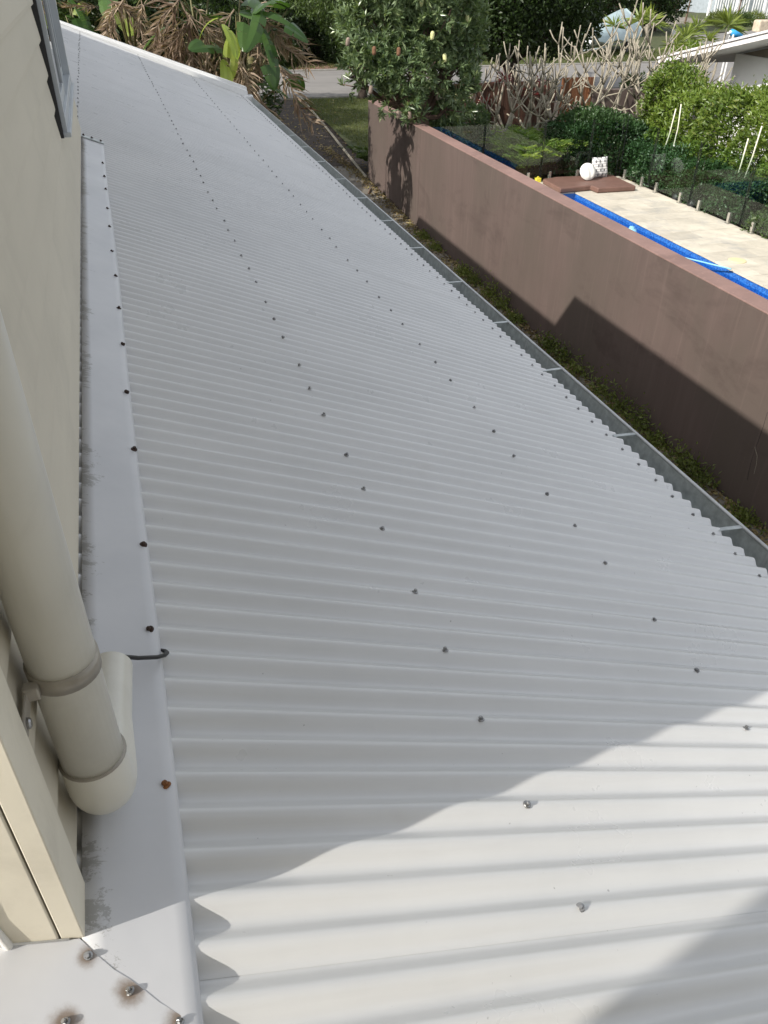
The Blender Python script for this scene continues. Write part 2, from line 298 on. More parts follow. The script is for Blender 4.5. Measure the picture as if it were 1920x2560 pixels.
MB().add([(x, y, -6) for x, y in hp] + [(x, y + 30, 14 + 3 * math.sin(x)) for x, y in hp] + [(x, y + 120, 22) for x, y in hp],
         [(r * 5 + i, r * 5 + i + 1, (r + 1) * 5 + i + 1, (r + 1) * 5 + i) for r in range(2) for i in range(4)]).build('hills', M_['hs'], **KS)
# brick paved drive across the street: single bricks where they can be told apart
bd = sheet('brick_drive', [(9.0, 41.42), (12.6, 41.42), (18, 58), (13.5, 58)], ZS + .02, M_['soil'])
bme = MB().box(-.22, .22, -.11, .11, -.02, .02).mesh('paving_brick', M_['brick'])
row = 0; y = 41.6
while y < 50 and row < 36:
    a = 9.05 + (y - 41.4) * .27; b = 12.5 + (y - 41.4) * .32; x = a + (.23 if row % 2 else 0)
    while x < b: link('paving_brick', bme, bd, loc=(x, y, ZS + .032 + random.uniform(-.004, .004))); x += .47
    y += .245; row += 1
def scatter_leaves(name, n, fn, L, Wd, m, parent=None, up=.5, **tags):
    P = np.array([fn() for _ in range(n)]); Dr = rng.normal(size=(n, 3)); Dr[:, 2] = np.abs(Dr[:, 2]) * up
    return link(name, leaf_mesh(name, P, Dr, rng.uniform(L * .6, L * 1.3, n), Wd, m), parent, **tags)
# ------------------------------------------------------------------ house
house = thing('house', (-2, 7, -3.85), 'cream weatherboard house with long pale grey corrugated lower roof and gutter', 'house')
rd = lambda x, lift=0.: -x * TN + lift
ROOF_X0, ROOF_X1, ROOF_Y1 = -1.25, 2.49, 15.26
PITCH = .0735
roof_p = MB().add([(ROOF_X0, -1.6, rd(ROOF_X0, -.06)), (2.44, -1.6, rd(2.44, -.06)), (2.44, ROOF_Y1, rd(2.44, -.06)), (ROOF_X0, ROOF_Y1, rd(ROOF_X0, -.06)),
                  (ROOF_X0, -1.6, rd(ROOF_X0, -.02)), (2.44, -1.6, rd(2.44, -.02)), (2.44, ROOF_Y1, rd(2.44, -.02)), (ROOF_X0, ROOF_Y1, rd(ROOF_X0, -.02))],
                 [(0, 3, 2, 1), (4, 5, 6, 7), (0, 1, 5, 4), (1, 2, 6, 5), (2, 3, 7, 6), (3, 0, 4, 7)]).build('lower_roof', M_['timbd'], house)
PH = 0.0                                            # crest phase taken from the screw rows
AMP = .0094
def sheet_mesh():
    n = 12; k = 125; xs_ = np.linspace(ROOF_X0, ROOF_X1, 6); V = []; 
    for i in range(k + 1):
        u = -.5 + i * 10.42 / k                              # corrugations, crest at integers
        lift = .0012 + .00025 * (1 - i / k) + AMP * math.cos(2 * math.pi * u)
        for x in xs_: V.append((x + lift * math.sin(RA), u * PITCH, -x * TN + lift * math.cos(RA)))
    Fq = [(i * 6 + j, i * 6 + j + 1, (i + 1) * 6 + j + 1, (i + 1) * 6 + j) for i in range(k) for j in range(5)]
    return np_mesh('roof_sheet', V, Fq, M_['roof'], True)
sme = sheet_mesh()
for s in range(-2, 20):
    o = link('roof_sheet', sme, roof_p, loc=(random.uniform(-.004, .004), (s * 10 + 8) * PITCH, 0))
# screws (hex head on a washer), seated on the crests
def screw_me(name, m): return MB().lathe([(.0085, 0), (.0085, .0015), (.0068, .0032)], n=12).lathe([(.0046, .003), (.0046, .0085), (.0036, .0095)], n=6).mesh(name, m, False)
sc_me, sc_rust, sc_or = screw_me('roof_screw', M_['screw']), screw_me('rusty_screw', M_['rustscrew']), screw_me('orange_screw', M_['orange'])
def screw(name, me, x, y, lift, parent, s=1.):
    return link(name, me, parent, loc=(x, y, rd(x) + lift), rot=(random.uniform(-.04, .04), RA + random.uniform(-.04, .04), random.uniform(0, 6)), scale=s)
LIFT = (AMP + .002) / math.cos(RA)
cnt = 0
rest = MB()
for xr, lst in ((.788, 'a'), (1.593, 'a'), (2.393, 'b'), (-.03, 'a')):
    for c in range(-8, 206):
        m10 = c % 10
        if lst == 'a' and (m10 not in (0, 4, 7) if c > 12 else c not in (-1, 2, 5, 8, 11)): continue
        if lst == 'b' and m10 % 2 == 0: continue
        y = (c + PH) * PITCH
        if y > ROOF_Y1 - .06 or (xr < 0 and y < 6.6): continue
        x = xr + random.uniform(-.006, .006); yj = y + random.uniform(-.004, .004)
        if y < 12.2: screw('roof_screw', sc_me, x, yj, LIFT, roof_p); cnt += 1
        else: rest.obox((x, yj, rd(x) + LIFT + .004), (.006, 0, -.0024), (0, .006, 0), (.0015, 0, .004))
rest.build('roof_screws', M_['screw'], roof_p, kind='stuff')
# apron flashing along the long wall
FB = AMP + .0045
def fl_z(x, y):
    wv = 0.
    if y > 3.4: wv = min(1, (y - 3.4) / .8) * (.006 * math.sin(y * 9.5) + .004 * math.sin(y * 5.3 + 1)) * (.3 + x / .137)
    return rd(x) + FB / math.cos(RA) + max(-.003, wv)
fx = [.002, .03, .06, .09, .115, .131, .1365, .1372]; fy = [.20 + i * .05 for i in range(int((6.36 - .20) / .05) + 1)]
V = [(x + (.003 * math.sin(y * 2.1) if x > .1 else 0), y, fl_z(x, y) - (.004 if j == 6 else .010 if j == 7 else 0)) for y in fy for j, x in enumerate(fx)]; k = len(fx)
rp = [(219.6, 2389.5), (325, 2478), (449, 2556), (164.6, 2556)]
rpos = [onroof(a, b, .018) for a, b in rp]
M_['flash'] = flashmat(); M_['flash2'] = flashmat([((q[0], q[1], q[2]), .019 if i else .014) for i, q in enumerate(rpos)], False)
fl = np_mesh('flashing', V, [(j * k + i, j * k + i + 1, (j + 1) * k + i + 1, (j + 1) * k + i) for j in range(len(fy) - 1) for i in range(k - 1)], M_['flash'], True)
flo = link('apron_flashing', fl, house)
flo.modifiers.new('solid', 'SOLIDIFY').thickness = -.0012
for i, (a, b) in enumerate([(221, 350), (225, 379), (228, 409), (232, 448), (236, 489), (242, 541), (249, 595), (256, 664), (265, 742), (273, 845), (289, 968), (309, 1174), (323, 1357), (358, 1694)]):
    q = onroof(a * 1.15732, b * 1.15732, .02)
    o = screw('rusty_screw', sc_or if i == 13 else sc_rust, q[0], q[1], 0, flo, 1.05); o.location.z = fl_z(q[0], q[1]) + .0005
# cut piece that turns the near corner
c0 = onroof(206, 2362, .02); c1 = onroof(486, 2564, .02); dz = FB / math.cos(RA) + .0022
def z2(x): return rd(x) + dz
seam = [c0 + (c1 - c0) * t for t in (0, .12, .3, .42, .55, .7, .85, 1.)]
poly = [(-.75, .6128), (.0, .6128)] + [(float(q[0]) + (.0018 * math.sin(i * 2.3)), float(q[1])) for i, q in enumerate(seam) if i] + [(.137, .30), (-.75, .30)]
mb = MB(); n = len(poly); mb.add([(x, y, z2(x)) for x, y in poly] + [(x, y, z2(x) - .0016) for x, y in poly], [tuple(reversed(range(n)))] + [(i, (i + 1) % n, n + (i + 1) % n, n + i) for i in range(n)])
f2 = mb.build('corner_flashing', M_['flash2'], house)
for q in rpos:
    o = screw('bright_screw', sc_me, q[0], q[1], 0, f2, .75); o.location.z = z2(q[0]) + .0004
# far end cover of the flashing
fe = MB().obox((.07, 6.36, fl_z(.07, 6.3) + .006), (.07, 0, -.07 * TN), (0, .035, .0), (0, 0, .004)).build('flashing_end_cap', M_['zinc'], house)
for px in ((181 * 1.157 , 322 * 1.157),): pass
for x in (.012, .065, .122): o = screw('rusty_screw', sc_rust, x, 6.37, 0, fe, 1.1); o.location.z = fl_z(x, 6.3) + .0105 
# long wall: core and lapped boards
core = MB().box(-5, -.022, .64, 6.5, -.5, 2.0).build('upper_wall', M_['cream'], house)
WY0, WY1 = .70, 6.5
wy0, wy1, wz0, wz1 = 3.95, 5.56, .442, 1.75
wb = 0.125; zb0 = .534 - wb * 6
def board(y0, y1, z, x0=0., m='cream'):
    return MB().add([(-.02, y0, z), (.0 + x0, y0, z), (.0 + x0, y0, z + .012), (-.014, y0, z + wb + .018), (-.02, y0, z + wb + .018),
                     (-.02, y1, z), (.0 + x0, y1, z), (.0 + x0, y1, z + .012), (-.014, y1, z + wb + .018), (-.02, y1, z + wb + .018)],
                    [(0, 1, 2, 3, 4), (9, 8, 7, 6, 5), (0, 5, 6, 1), (1, 6, 7, 2), (2, 7, 8, 3), (3, 8, 9, 4), (4, 9, 5, 0)]).mesh('weatherboard', M_['cream'])
full = board(WY0, WY1, 0); bl = board(WY0, wy0 - .03, 0); br = board(wy1 + .03, WY1, 0)
for i in range(18):
    z = zb0 + i * wb
    if z + wb < wz0 or z > wz1: link('weatherboard', full, core, loc=(random.uniform(-.001, .001), 0, z))
    else:
        link('weatherboard', bl, core, loc=(0, 0, z)); link('weatherboard', br, core, loc=(0, 0, z))
# window
win = MB().box(-.05, -.03, wy0, wy1, wz0, wz1).build('window', M_['dark'], house)
fr = MB(); d0, d1 = -.03, .030
fr.box(d0, d1 - .002, wy0 + .032, wy1 - .03, wz0, wz0 + .045).box(d0, d1, wy0, wy0 + .03, wz0 - .012, wz1).box(d0, d1, wy1 - .03, wy1, wz0 - .012, wz1).box(d0, d1 - .004, wy0 + .032, wy1 - .032, wz1 - .04, wz1)
fr.box(d0, d1 + .012, wy0 - .01, wy1 + .01, wz0 - .02, wz0 - .001)
fr.build('window_frame', M_['alu'], win, bevel=.002)
ym = (wy0 + wy1) / 2
for i, (a, b, xo) in enumerate(((wy0 + .034, ym + .03, .004), (ym - .03, wy1 - .034, -.018))):
    s = MB(); s.box(xo - .008, xo + .012, a, a + .035, wz0 + .047, wz1 - .042).box(xo - .008, xo + .012, b - .035, b, wz0 + .047, wz1 - .042).box(xo - .008, xo + .011, a + .036, b - .036, wz0 + .047, wz0 + .095).box(xo - .008, xo + .011, a + .036, b - .036, wz1 - .085, wz1 - .042)
    s.build('sash', M_['alu'], win, bevel=.0015)
    MB().box(xo, xo + .003, a + .034, b - .034, wz0 + .094, wz1 - .084).build('pane', M_['pane'], win)
MB().box(-.03, .012, wy0 - .028, wy0 - .002, wz0 - .02, wz1).build('window_reveal', M_['dark'], win)
# near corner trim and the sunlit return face
MB().box(-.022, .006, .6145, .695, -.25, 2.0).build('corner_trim', M_['trim'], house, bevel=.002)
MB().box(-.085, -.024, .6135, .638, -.25, 2.0).build('corner_trim', M_['trim'], house, bevel=.002)
MB().box(-5, -.088, .6265, .6395, -.5, 2.0).build('return_cladding', M_['cream'], house)
sp = [(-.086, .612, .012), (-.080, .611, .05), (-.088, .612, .12), (-.084, .611, .2), (-.088, .612, .32)]
MB().tube(sp, [.002, .006, .005, .003, .001], 7).build('sealant_bead', M_['seal'], house, smooth=True)
MB().tube([(-.5, .6125, z2(-.5) + .002), (-.012, .6125, z2(-.012) + .001)], [.0018, .0018], 6).build('sealant_bead', M_['seal'], house, smooth=True)
# downpipe
PX, PY, PR = .0465, .79, .0425
dp = MB().tube([(PX, PY, 2.0), (PX, PY, .9), (PX, PY, .128)], PR, 32).build('downpipe', M_['pipe'], house, smooth=True)
el = [(PX, PY, .165), (PX, PY, .120)] + [(PX, PY + .062 * (1 - math.cos(a)), .120 - .062 * math.sin(a)) for a in np.linspace(0, math.pi / 2, 9)[1:]] + [(PX + .004, PY + .16, .052), (PX + .012, PY + .285, .047)]
MB().tube(el, [PR + .0035] * (len(el) - 2) + [PR - .004, PR - .006], 32, cap=False).build('elbow', M_['pipe'], dp, smooth=True)
MB().tube([(PX, PY, .1655), (PX, PY, .1635)], [PR + .0042] * 2, 32).build('joint_ring', M_['band'], dp, smooth=True)
cb = MB().tube([(PX, PY, .335), (PX, PY, .359)], PR + .0028, 32).build('pipe_clamp', M_['band'], dp, smooth=True)
MB().box(.002, .006, PY - PR - .052, PY - PR + .006, .328, .352).box(.002, .02, PY - PR - .004, PY - PR + .012, .337, .357).build('clamp_tab', M_['band'], cb, bevel=.002)
MB().lathe([(.007, 0), (.007, .003), (.005, .005)], n=10).build('clamp_screw', M_['screw'], cb, ).location = (0, 0, 0)
D.objects['clamp_screw'].rotation_euler = (0, R_(90), 0); D.objects['clamp_screw'].location = (.006, PY - PR - .04, .34)
# gutter, straps, fascia and far barge capping
GZ = -.972
gp = [(2.468, -.99), (2.468, -1.088), (2.578, -1.088), (2.600, -.978)]
g = MB().sweepY(gp, -1.6, ROOF_Y1 + .02); g.sweepY([(2.6015, -.978), (2.5795, -1.0895), (2.4665, -1.0895)], -1.6, ROOF_Y1 + .02)
gut = g.build('gutter', M_['zinc'], house)
MB().tube([(2.603, -1.6, GZ), (2.603, ROOF_Y1 + .02, GZ)], .0085, 10).build('gutter_lip', M_['lip'], gut, smooth=True)
stm = MB().box(0, .135, -.011, .011, -.002, .001).mesh('gutter_strap', M_['zinc'])
for y in [1.3, 2.2, 3.06, 3.88, 4.66, 5.5, 6.39, 7.25, 8.12, 8.97, 9.9, 10.8, 11.6, 12.48, 13.39, 14.3]: link('gutter_strap', stm, gut, loc=(2.466, y, GZ + .006), rot=(0, R_(2), R_(random.uniform(-4, 4))))
jm = MB().sweepY([(x, z + (.0015 if i < 3 else 0)) for i, (x, z) in enumerate(gp)], 0, .012).mesh('gutter_joint', M_['lip'])
for y in (2.0, 4.35, 9.5): link('gutter_joint', jm, gut, loc=(-.0015, y, .0012))
def gl(): return (random.uniform(2.48, 2.57), random.uniform(-.5, 15), -1.082 + abs(random.gauss(0, .006)))
scatter_leaves('gutter_leaves', 420, gl, .05, .022, M_['litter'], gut, up=.15, kind='stuff')
MB().box(2.442, 2.464, -1.6, ROOF_Y1, -1.16, -.995).build('fascia', M_['white'], house)
cp = [(ROOF_X0, rd(ROOF_X0)), (2.56, rd(2.56))]
def barge(y0, y1, l0, l1): 
    return MB().add([(x, y, rd(x) + l) for y, ls in ((y0, l0), (y1, l0)) for x in (ROOF_X0, 2.53) for l in (ls,)] + [(x, y, rd(x) + l1) for y in (y0, y1) for x in (ROOF_X0, 2.53)],
                    [(0, 1, 3, 2), (4, 6, 7, 5), (0, 4, 5, 1), (1, 5, 7, 3), (3, 7, 6, 2), (2, 6, 4, 0)])
def cap(y0, y1, b0, h0, h1):      # capping whose upstand grows towards the gutter
    xs_ = (ROOF_X0, -.3, 2.53); V = []
    for y in (y0, y1):
        for x in xs_:
            t = max(0, (x + .3) / 2.83); V += [(x, y, rd(x) + b0), (x, y, rd(x) + h0 + (h1 - h0) * t)]
    F_ = []
    for k in (0, 1): F_ += [(2 * k, 2 * k + 2, 2 * k + 3, 2 * k + 1), (6 + 2 * k, 7 + 2 * k, 9 + 2 * k, 8 + 2 * k), (2 * k + 1, 2 * k + 3, 9 + 2 * k, 7 + 2 * k), (2 * k, 6 + 2 * k, 8 + 2 * k, 2 * k + 2)]
    return MB().add(V, F_ + [(0, 1, 7, 6), (4, 10, 11, 5)])
bc = cap(15.16, 15.34, .010, .030, .115).build('barge_capping', M_['white'], house, bevel=.006)
cap(15.23, 15.37, .0, .045, .165).build('capping_roll', M_['white'], bc, bevel=.006)
MB().box(2.45, 2.62, 15.14, 15.34, -1.10, -.945).build('gutter_end', M_['white'], gut, bevel=.012)
barge(15.30, 15.34, -.25, .010).build('barge_board', M_['white'], house)
# ground floor and the storeys that shade the roof
MB().box(-6, 2.25, -8, 15.05, -4.0, -1.0).build('lower_wall', M_['cream'], house)
MB().add([(2.2, -8, -1.12), (2.45, -8, -1.12), (2.45, 15.2, -1.12), (2.2, 15.2, -1.12)], [(0, 1, 2, 3)]).build('soffit', M_['white'], house)
def slab(name, xe, ze, y0, y1, xl=-6.5, th=.16):
    zl = ze + (xe - xl) * TN
    return MB().add([(xe, y0, ze), (xl, y0, zl), (xl, y1, zl), (xe, y1, ze), (xe, y0, ze - th), (xl, y0, zl - th), (xl, y1, zl - th), (xe, y1, ze - th)],
                    [(0, 3, 2, 1), (4, 5, 6, 7), (0, 1, 5, 4), (1, 2, 6, 5), (2, 3, 7, 6), (3, 0, 4, 7)]).build(name, M_['roof'], house)
slab('upper_roof', .25, 1.93, .35, 7.76); slab('upper_roof', -1.0, 2.36, 7.77, 14.0, -1.95)
MB().box(-1.9, -1.32, 6.51, 14.05, -.2, 2.32).build('upper_wall', M_['cream'], house)
MB().box(-1.0, 2.2, -7.5, -.56, -1.2, 2.9).build('upper_wall', M_['cream'], house)  # unseen rear wing, added behind the camera to darken sky on that side
MB().box(-1.66, -1.52, -.85, -.315, -.2, 2.7).build('shadow_post', M_['trim'], house)  # unseen post, added to cast the shadow edge on the near roof
cq = [onroof(272, 1645, .10), onroof(300, 1641, .085), onroof(345, 1645, .06), onroof(392, 1643, .045), onroof(412, 1638, .03), onroof(418, 1632, .025), onroof(414, 1628, .015), onroof(400, 1626, .006)]
MB().tube(cq, .0042, 8).build('cable', M_['black'], smooth=True, label='thin black cable looping from the pipe outlet over the flashing edge', category='cable')
# ------------------------------------------------------------------ boundary wall and passage
bw = thing('boundary_wall', (6.25, 9, -3.9), 'long brown rendered boundary wall beside the swimming pool', 'wall')
for a, b in ((-4, 16.28), (16.29, 20.02)):
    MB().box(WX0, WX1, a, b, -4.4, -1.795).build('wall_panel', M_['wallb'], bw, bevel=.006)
    MB().box(WX0 - .002, WX1 + .004, a, b, -1.794, -1.78).build('wall_top', M_['wallt'], bw, bevel=.005)  # top strip carries the sunlight in its lighter colour
ck = [onx(a, b, WX0 - .001) for a, b in ((1919, 1030), (1905, 1075), (1893, 1110), (1886, 1130), (1876, 1160), (1868, 1200))]
MB().tube(ck, .0022, 5).build('wall_crack', M_['dark'], bw)
ck = [onx(a, b, WX0 - .001) for a, b in ((1887, 1117), (1893, 1140), (1891, 1160), (1885, 1185))]
MB().tube(ck, .0024, 5).build('wall_scratch', M_['bark'], bw)
wc = [(onx(px, py, 6.0)[1], s) for px, py, s in ((1060, 590, .5), (1090, 620, .4), (1160, 680, .6), (1185, 700, .8), (1225, 735, 1.1), (1255, 760, .8), (1290, 800, .5), (1370, 875, .8), (1400, 905, 1.2), (1440, 945, .9), (1500, 1000, 1.), (1545, 1050, 1.2), (1590, 1095, 1.1), (1635, 1130, .6), (1700, 1190, .9), (1740, 1230, .9), (1850, 1330, .5))]
def wfn():
    y, s = random.choice(wc); h = abs(random.gauss(0, .12)) * s; return (6.08 - abs(random.gauss(0, .13)), y + random.gauss(0, .13), zpass(y) + h)
scatter_leaves('weeds', 4800, wfn, .06, .022, M_['weed'], up=1.2, label='green weeds along the foot of the brown wall', category='weeds', kind='stuff')
def lfn():
    y = random.uniform(3, 24); return (6.1 - abs(random.gauss(0, .15)), y, zpass(y) + random.uniform(.004, .03))
scatter_leaves('leaf_litter', 3000, lfn, .075, .035, M_['litter'], up=.08, label='dry fallen leaves along the passage edge', category='leaves', kind='stuff')
def lfn2():
    y = random.uniform(20, 33); return (random.uniform(3, 8.5), y, zpass(y) + .012)
scatter_leaves('leaf_litter', 1500, lfn2, .08, .04, M_['litter'], up=.05, label='dry leaves scattered over the dark drive', category='leaves', kind='stuff')
def gfn():
    y = random.uniform(22.8, 32.6); x = random.uniform(6.9, 12.5); return (x, y, ZS + .004)
scatter_leaves('lawn_grass', 26000, gfn, .09, .012, M_['grassb'], up=2.5, label='short lawn grass beside the drive', category='grass', kind='stuff')
def gfn2():
    return (random.uniform(0, 34), random.uniform(41.5, 47), ZS + .012)
scatter_leaves('verge_grass', 16000, gfn2, .16, .03, M_['grassb'], up=2.5, label='grass on the verge across the street', category='grass', kind='stuff')
tw = onz(925, 480, -3.6); MB().tube([tw + (-.12, -.25, .02), tw + (0, 0, .05), tw + (.10, .25, .03)], [.02, .025, .012], 6).build('fallen_stick', M_['brbark'], label='short dry stick lying on the concrete path', category='stick')
# ------------------------------------------------------------------ pool and deck
PXR = float(onz(1920, 717, ZD)[0]); PYF = float(onz(1420, 481, ZD)[1]); DXR = float(onz(1700, 505, ZD)[0]); DYF = float(onz(1352, 455, ZD)[1]) + .1
gfl = MB().box(6.385, 40, -6, 20.2, -4.3, ZD - .16).build('garden_ground', M_['soil'], **KS)
ps = MB(); z0 = -4.25
ps.add([(6.382, -4, z0), (PXR, -4, z0), (PXR, PYF, z0), (6.382, PYF, z0), (6.382, -4, ZD - .03), (PXR, -4, ZD - .03), (PXR, PYF, ZD - .03), (6.382, PYF, ZD - .03)],
       [(0, 1, 2, 3), (0, 4, 5, 1), (1, 5, 6, 2), (2, 6, 7, 3), (3, 7, 4, 0)])
gfl.data = MB().box(6.385, 40, PYF + .2, 20.2, -4.3, ZD - .16).box(PXR + .2, 40, -6, PYF + .199, -4.3, ZD - .161).mesh('garden_ground', M_['soil'])
ps.build('pool_shell', M_['pool'], **KS)
V = []; nxw, nyw = 14, 90
for j in range(nyw + 1):
    for i in range(nxw + 1):
        x = 6.383 + (PXR - 6.385) * i / nxw; y = -4 + (PYF + 3.998) * j / nyw
        V.append((x, y, ZD - .12 + .004 * math.sin(x * 9 + y * 5) + .004 * math.sin(y * 11 - x * 4)))
link('pool_water', np_mesh('pool_water', V, [(j * (nxw + 1) + i, j * (nxw + 1) + i + 1, (j + 1) * (nxw + 1) + i + 1, (j + 1) * (nxw + 1) + i) for j in range(nyw) for i in range(nxw)], M_['water'], True), **KS)
deck = MB().box(PXR + .02, DXR, -4, PYF + .05, ZD - .16, ZD - .032).box(6.385, DXR, PYF + .052, DYF, ZD - .16, ZD - .033).build('pool_deck', M_['joint'], **KS)
pws = [.405, .61]; pme = MB().box(-.3015, .3015, -.1985, .1985, -.03, 0).mesh('deck_paver', M_['pav'])
def paver(x0, x1, y0, y1):
    link('deck_paver', pme, deck, loc=((x0 + x1) / 2, (y0 + y1) / 2, ZD + random.uniform(-.0015, .0015)), scale=((x1 - x0 - .006) / .603, (y1 - y0 - .006) / .397, 1))
r = 0; y = PYF
while y > 1.0:
    y1 = y; y0 = y - .41; cx = [PXR - .02]; off = (.30 if r % 2 else .62); x = PXR + off
    while x < DXR - .15: cx.append(x); x += .62
    cx.append(DXR)
    for a, b in zip(cx[:-1], cx[1:]): paver(a, b, y0, y1)
    y = y0; r += 1
y = PYF
while y < DYF - .1:
    y1 = min(y + .41, DYF); x = 6.385 + (.2 if r % 2 else .45); cx = [6.385]
    while x < DXR - .15: cx.append(x); x += .62
    cx.append(DXR)
    for a, b in zip(cx[:-1], cx[1:]): paver(a, b, y, y1)
    y = y1; r += 1
# brown mattress
top = [onz(a, b, ZD + .12)[:2] for a, b in ((1357, 446), (1401, 470.5), (1478, 462.7), (1495, 469.4), (1591, 463.8), (1528.5, 434.8), (1390, 441))]
mt = MB().prism([tuple(p) for p in top], ZD + .004, ZD + .115).build('daybed_mattress', M_['mat_b'], bevel=.03, smooth=False, label='flat brown vinyl outdoor mattress on the pool deck', category='mattress')
mt.modifiers['bevel'].segments = 3
# cushions
def pillow(name, c, sx, sz, th, m, rot, label, round_=False, smooth=True):
    n = 14; V = []; Fq = []
    for s in (1, -1):
        for j in range(n + 1):
            for i in range(n + 1):
                u, v = 2 * i / n - 1, 2 * j / n - 1
                if round_:
                    rr = max(abs(u), abs(v)); l = math.hypot(u, v) + 1e-9; uu, vv = u / l * rr, v / l * rr; e = max(0, 1 - rr ** 2.2) ** .6
                else: e = max(0, (1 - u ** 4) * (1 - v ** 4)) ** .5; uu, vv = u * (1 - .07 * (1 - abs(v)) ** 1.5 * abs(u)), v * (1 - .07 * (1 - abs(u)) ** 1.5)
                V.append((uu * sx, s * (th * e + .002) + .012 * math.sin(7 * u + 3 * v) * e, vv * sz))
        b = (n + 1) ** 2 * (0 if s == 1 else 1)
        for j in range(n):
            for i in range(n):
                q = (b + j * (n + 1) + i, b + j * (n + 1) + i + 1, b + (j + 1) * (n + 1) + i + 1, b + (j + 1) * (n + 1) + i); Fq.append(q if s == -1 else tuple(reversed(q)))
    return link(name, np_mesh(name, V, Fq, m, True), loc=c, rot=rot, label=label, category='cushion')
q = ony(1500, 413, float(top[5][1]) - .16); pillow('cushion', (q[0], q[1], ZD + .115 + .205), .205, .215, .075, M_['cushp'], (R_(-14), 0, R_(4)), 'square cushion with black and white bands standing on the brown mattress')
q = ony(1471, 421, float(top[5][1]) - .36); pillow('cushion', (q[0], q[1], ZD + .115 + .175), .19, .185, .07, M_['cushw'], (R_(-28), R_(10), R_(-14)), 'round plain white cushion leaning on the brown mattress', True)
# glass fence
def gpanel(a, b, label):
    a, b = np.array(a), np.array(b); d = b - a; L = np.linalg.norm(d); d /= L; nrm = np.array([-d[1], d[0]]); c = (a + b) / 2
    t = thing('glass_fence_panel', (c[0], c[1], ZD), label, 'glass fence', 'frameless glass panels round the pool deck')
    MB().obox((c[0], c[1], ZD + .655), (*(d * (L / 2 - .012)), 0), (*(nrm * .006), 0), (0, 0, .585)).build('glass_pane', M_['glass'], t)
    for k in (.2, .8) if L > .9 else (.5,):
        p = a + d * L * k
        mb = MB().box(p[0] - .028, p[0] + .028, p[1] - .028, p[1] + .028, ZD + .0, ZD + .21); mb.box(p[0] - .05, p[0] + .05, p[1] - .05, p[1] + .05, ZD + .0015, ZD + .012)
        mb.build('spigot', M_['steel'], t, bevel=.004)
    for p in (a + d * .008, b - d * .008):
        MB().obox((p[0], p[1], ZD + .655), (*(d * .004), 0), (*(nrm * .0068), 0), (0, 0, .585)).build('glass_edge', M_['dark'], t)
FX = DXR - .06; FYF = DYF - .06
yg = [float(onx(a, b, FX)[1]) for a, b in ((1621, 459), (1722, 507), (1848, 565))]
yg = [FYF - .03] + yg + [yg[-1] - 1.75, yg[-1] - 3.5, yg[-1] - 5.2]
lab = ['glass fence panel standing where the deck turns beside the brown mattress', 'glass fence panel in front of the dark low hedge and pale table', 'glass fence panel in front of the round pale green table top', 'glass fence panel with weeds growing at its spigots',
       'glass fence panel along the tall hedge next to the pool cover lid', 'glass fence panel along the tall hedge farther along the pool']
for i in range(6): gpanel((FX, yg[i] - .015), (FX, yg[i + 1] + .015), lab[i])
xg = [6.42, 7.9, 9.35, 10.55, FX - .05]
lab = ['glass fence panel meeting the brown wall beyond the pool end', 'glass fence panel in front of the yellow green ferns', 'glass fence panel behind the brown mattress', 'narrow glass fence panel behind the mattress corner']
for i in range(4): gpanel((xg[i] + .01, FYF), (xg[i + 1] - .01, FYF), lab[i])
# small things on and in the pool
q = onz(1843, 652, ZD); MB().lathe([(.15, 0), (.15, .008), (.13, .014), (.02, .016)], (q[0], q[1], ZD + .002), 28).build('skimmer_lid', M_['disc'], smooth=False, label='round cream plastic skimmer lid on the pale deck', category='lid')
q = onz(1578, 578, ZD - .10); MB().lathe([(.02, -.07), (.09, -.05), (.11, 0), (.09, .04), (.05, .055), (.045, .09), (.0, .095)], (q[0], q[1], ZD - .10), 18).build('pool_float', M_['lblue'], smooth=True, label='pale blue chlorine float in the pool', category='float')
a = onz(1695, 640, ZD - .05); b = onz(1825, 672, ZD + .03); b = b + (b - a) * .02
MB().tube([a, (a + b) / 2, b], .012, 8).build('pool_pole', M_['lblue'], smooth=True, label='light blue pool pole dipping into the water', category='pole')
q = onz(1344, 455, ZD); MB().box(q[0] - .06, q[0] + .06, q[1] - .05, q[1] + .05, ZD + .002, ZD + .09).tube([(q[0] - .03, q[1], ZD + .09), (q[0], q[1], ZD + .12), (q[0] + .03, q[1], ZD + .09)], .012, 6).build('yellow_caddy', M_['yel'], bevel=.015, label='small yellow plastic item on the deck corner by the wall', category='caddy')
for i, (px, py, l) in enumerate(((1691, 497, 'dark round garden light beside the low hedge'), (1727, 514, 'larger dark round garden light at the pale table'))):
    q = onz(px, py, ZD); q[0] = max(q[0], DXR + .07); MB().lathe([(.09, -.1), (.10, .03), (.085, .08), (.05, .11), (.0, .12)], (q[0], q[1], ZD), 14).build('garden_light', M_['dark'], smooth=True, label=l, category='light')
q = onz(1712, 486, ZD + .1); t = thing('garden_table', (q[0] + .5, q[1], ZD), 'round pale green table top behind the glass fence', 'table'); MB().lathe([(.5, 0), (.52, .015), (.52, .035), (.0, .04)], (q[0] + .5, q[1], ZD + .1), 30).build('table_top', M_['paleg'], t); MB().lathe([(.2, -.2), (.15, .3 - .2)], (q[0] + .5, q[1], ZD), 16).build('base', M_['rock'], t)
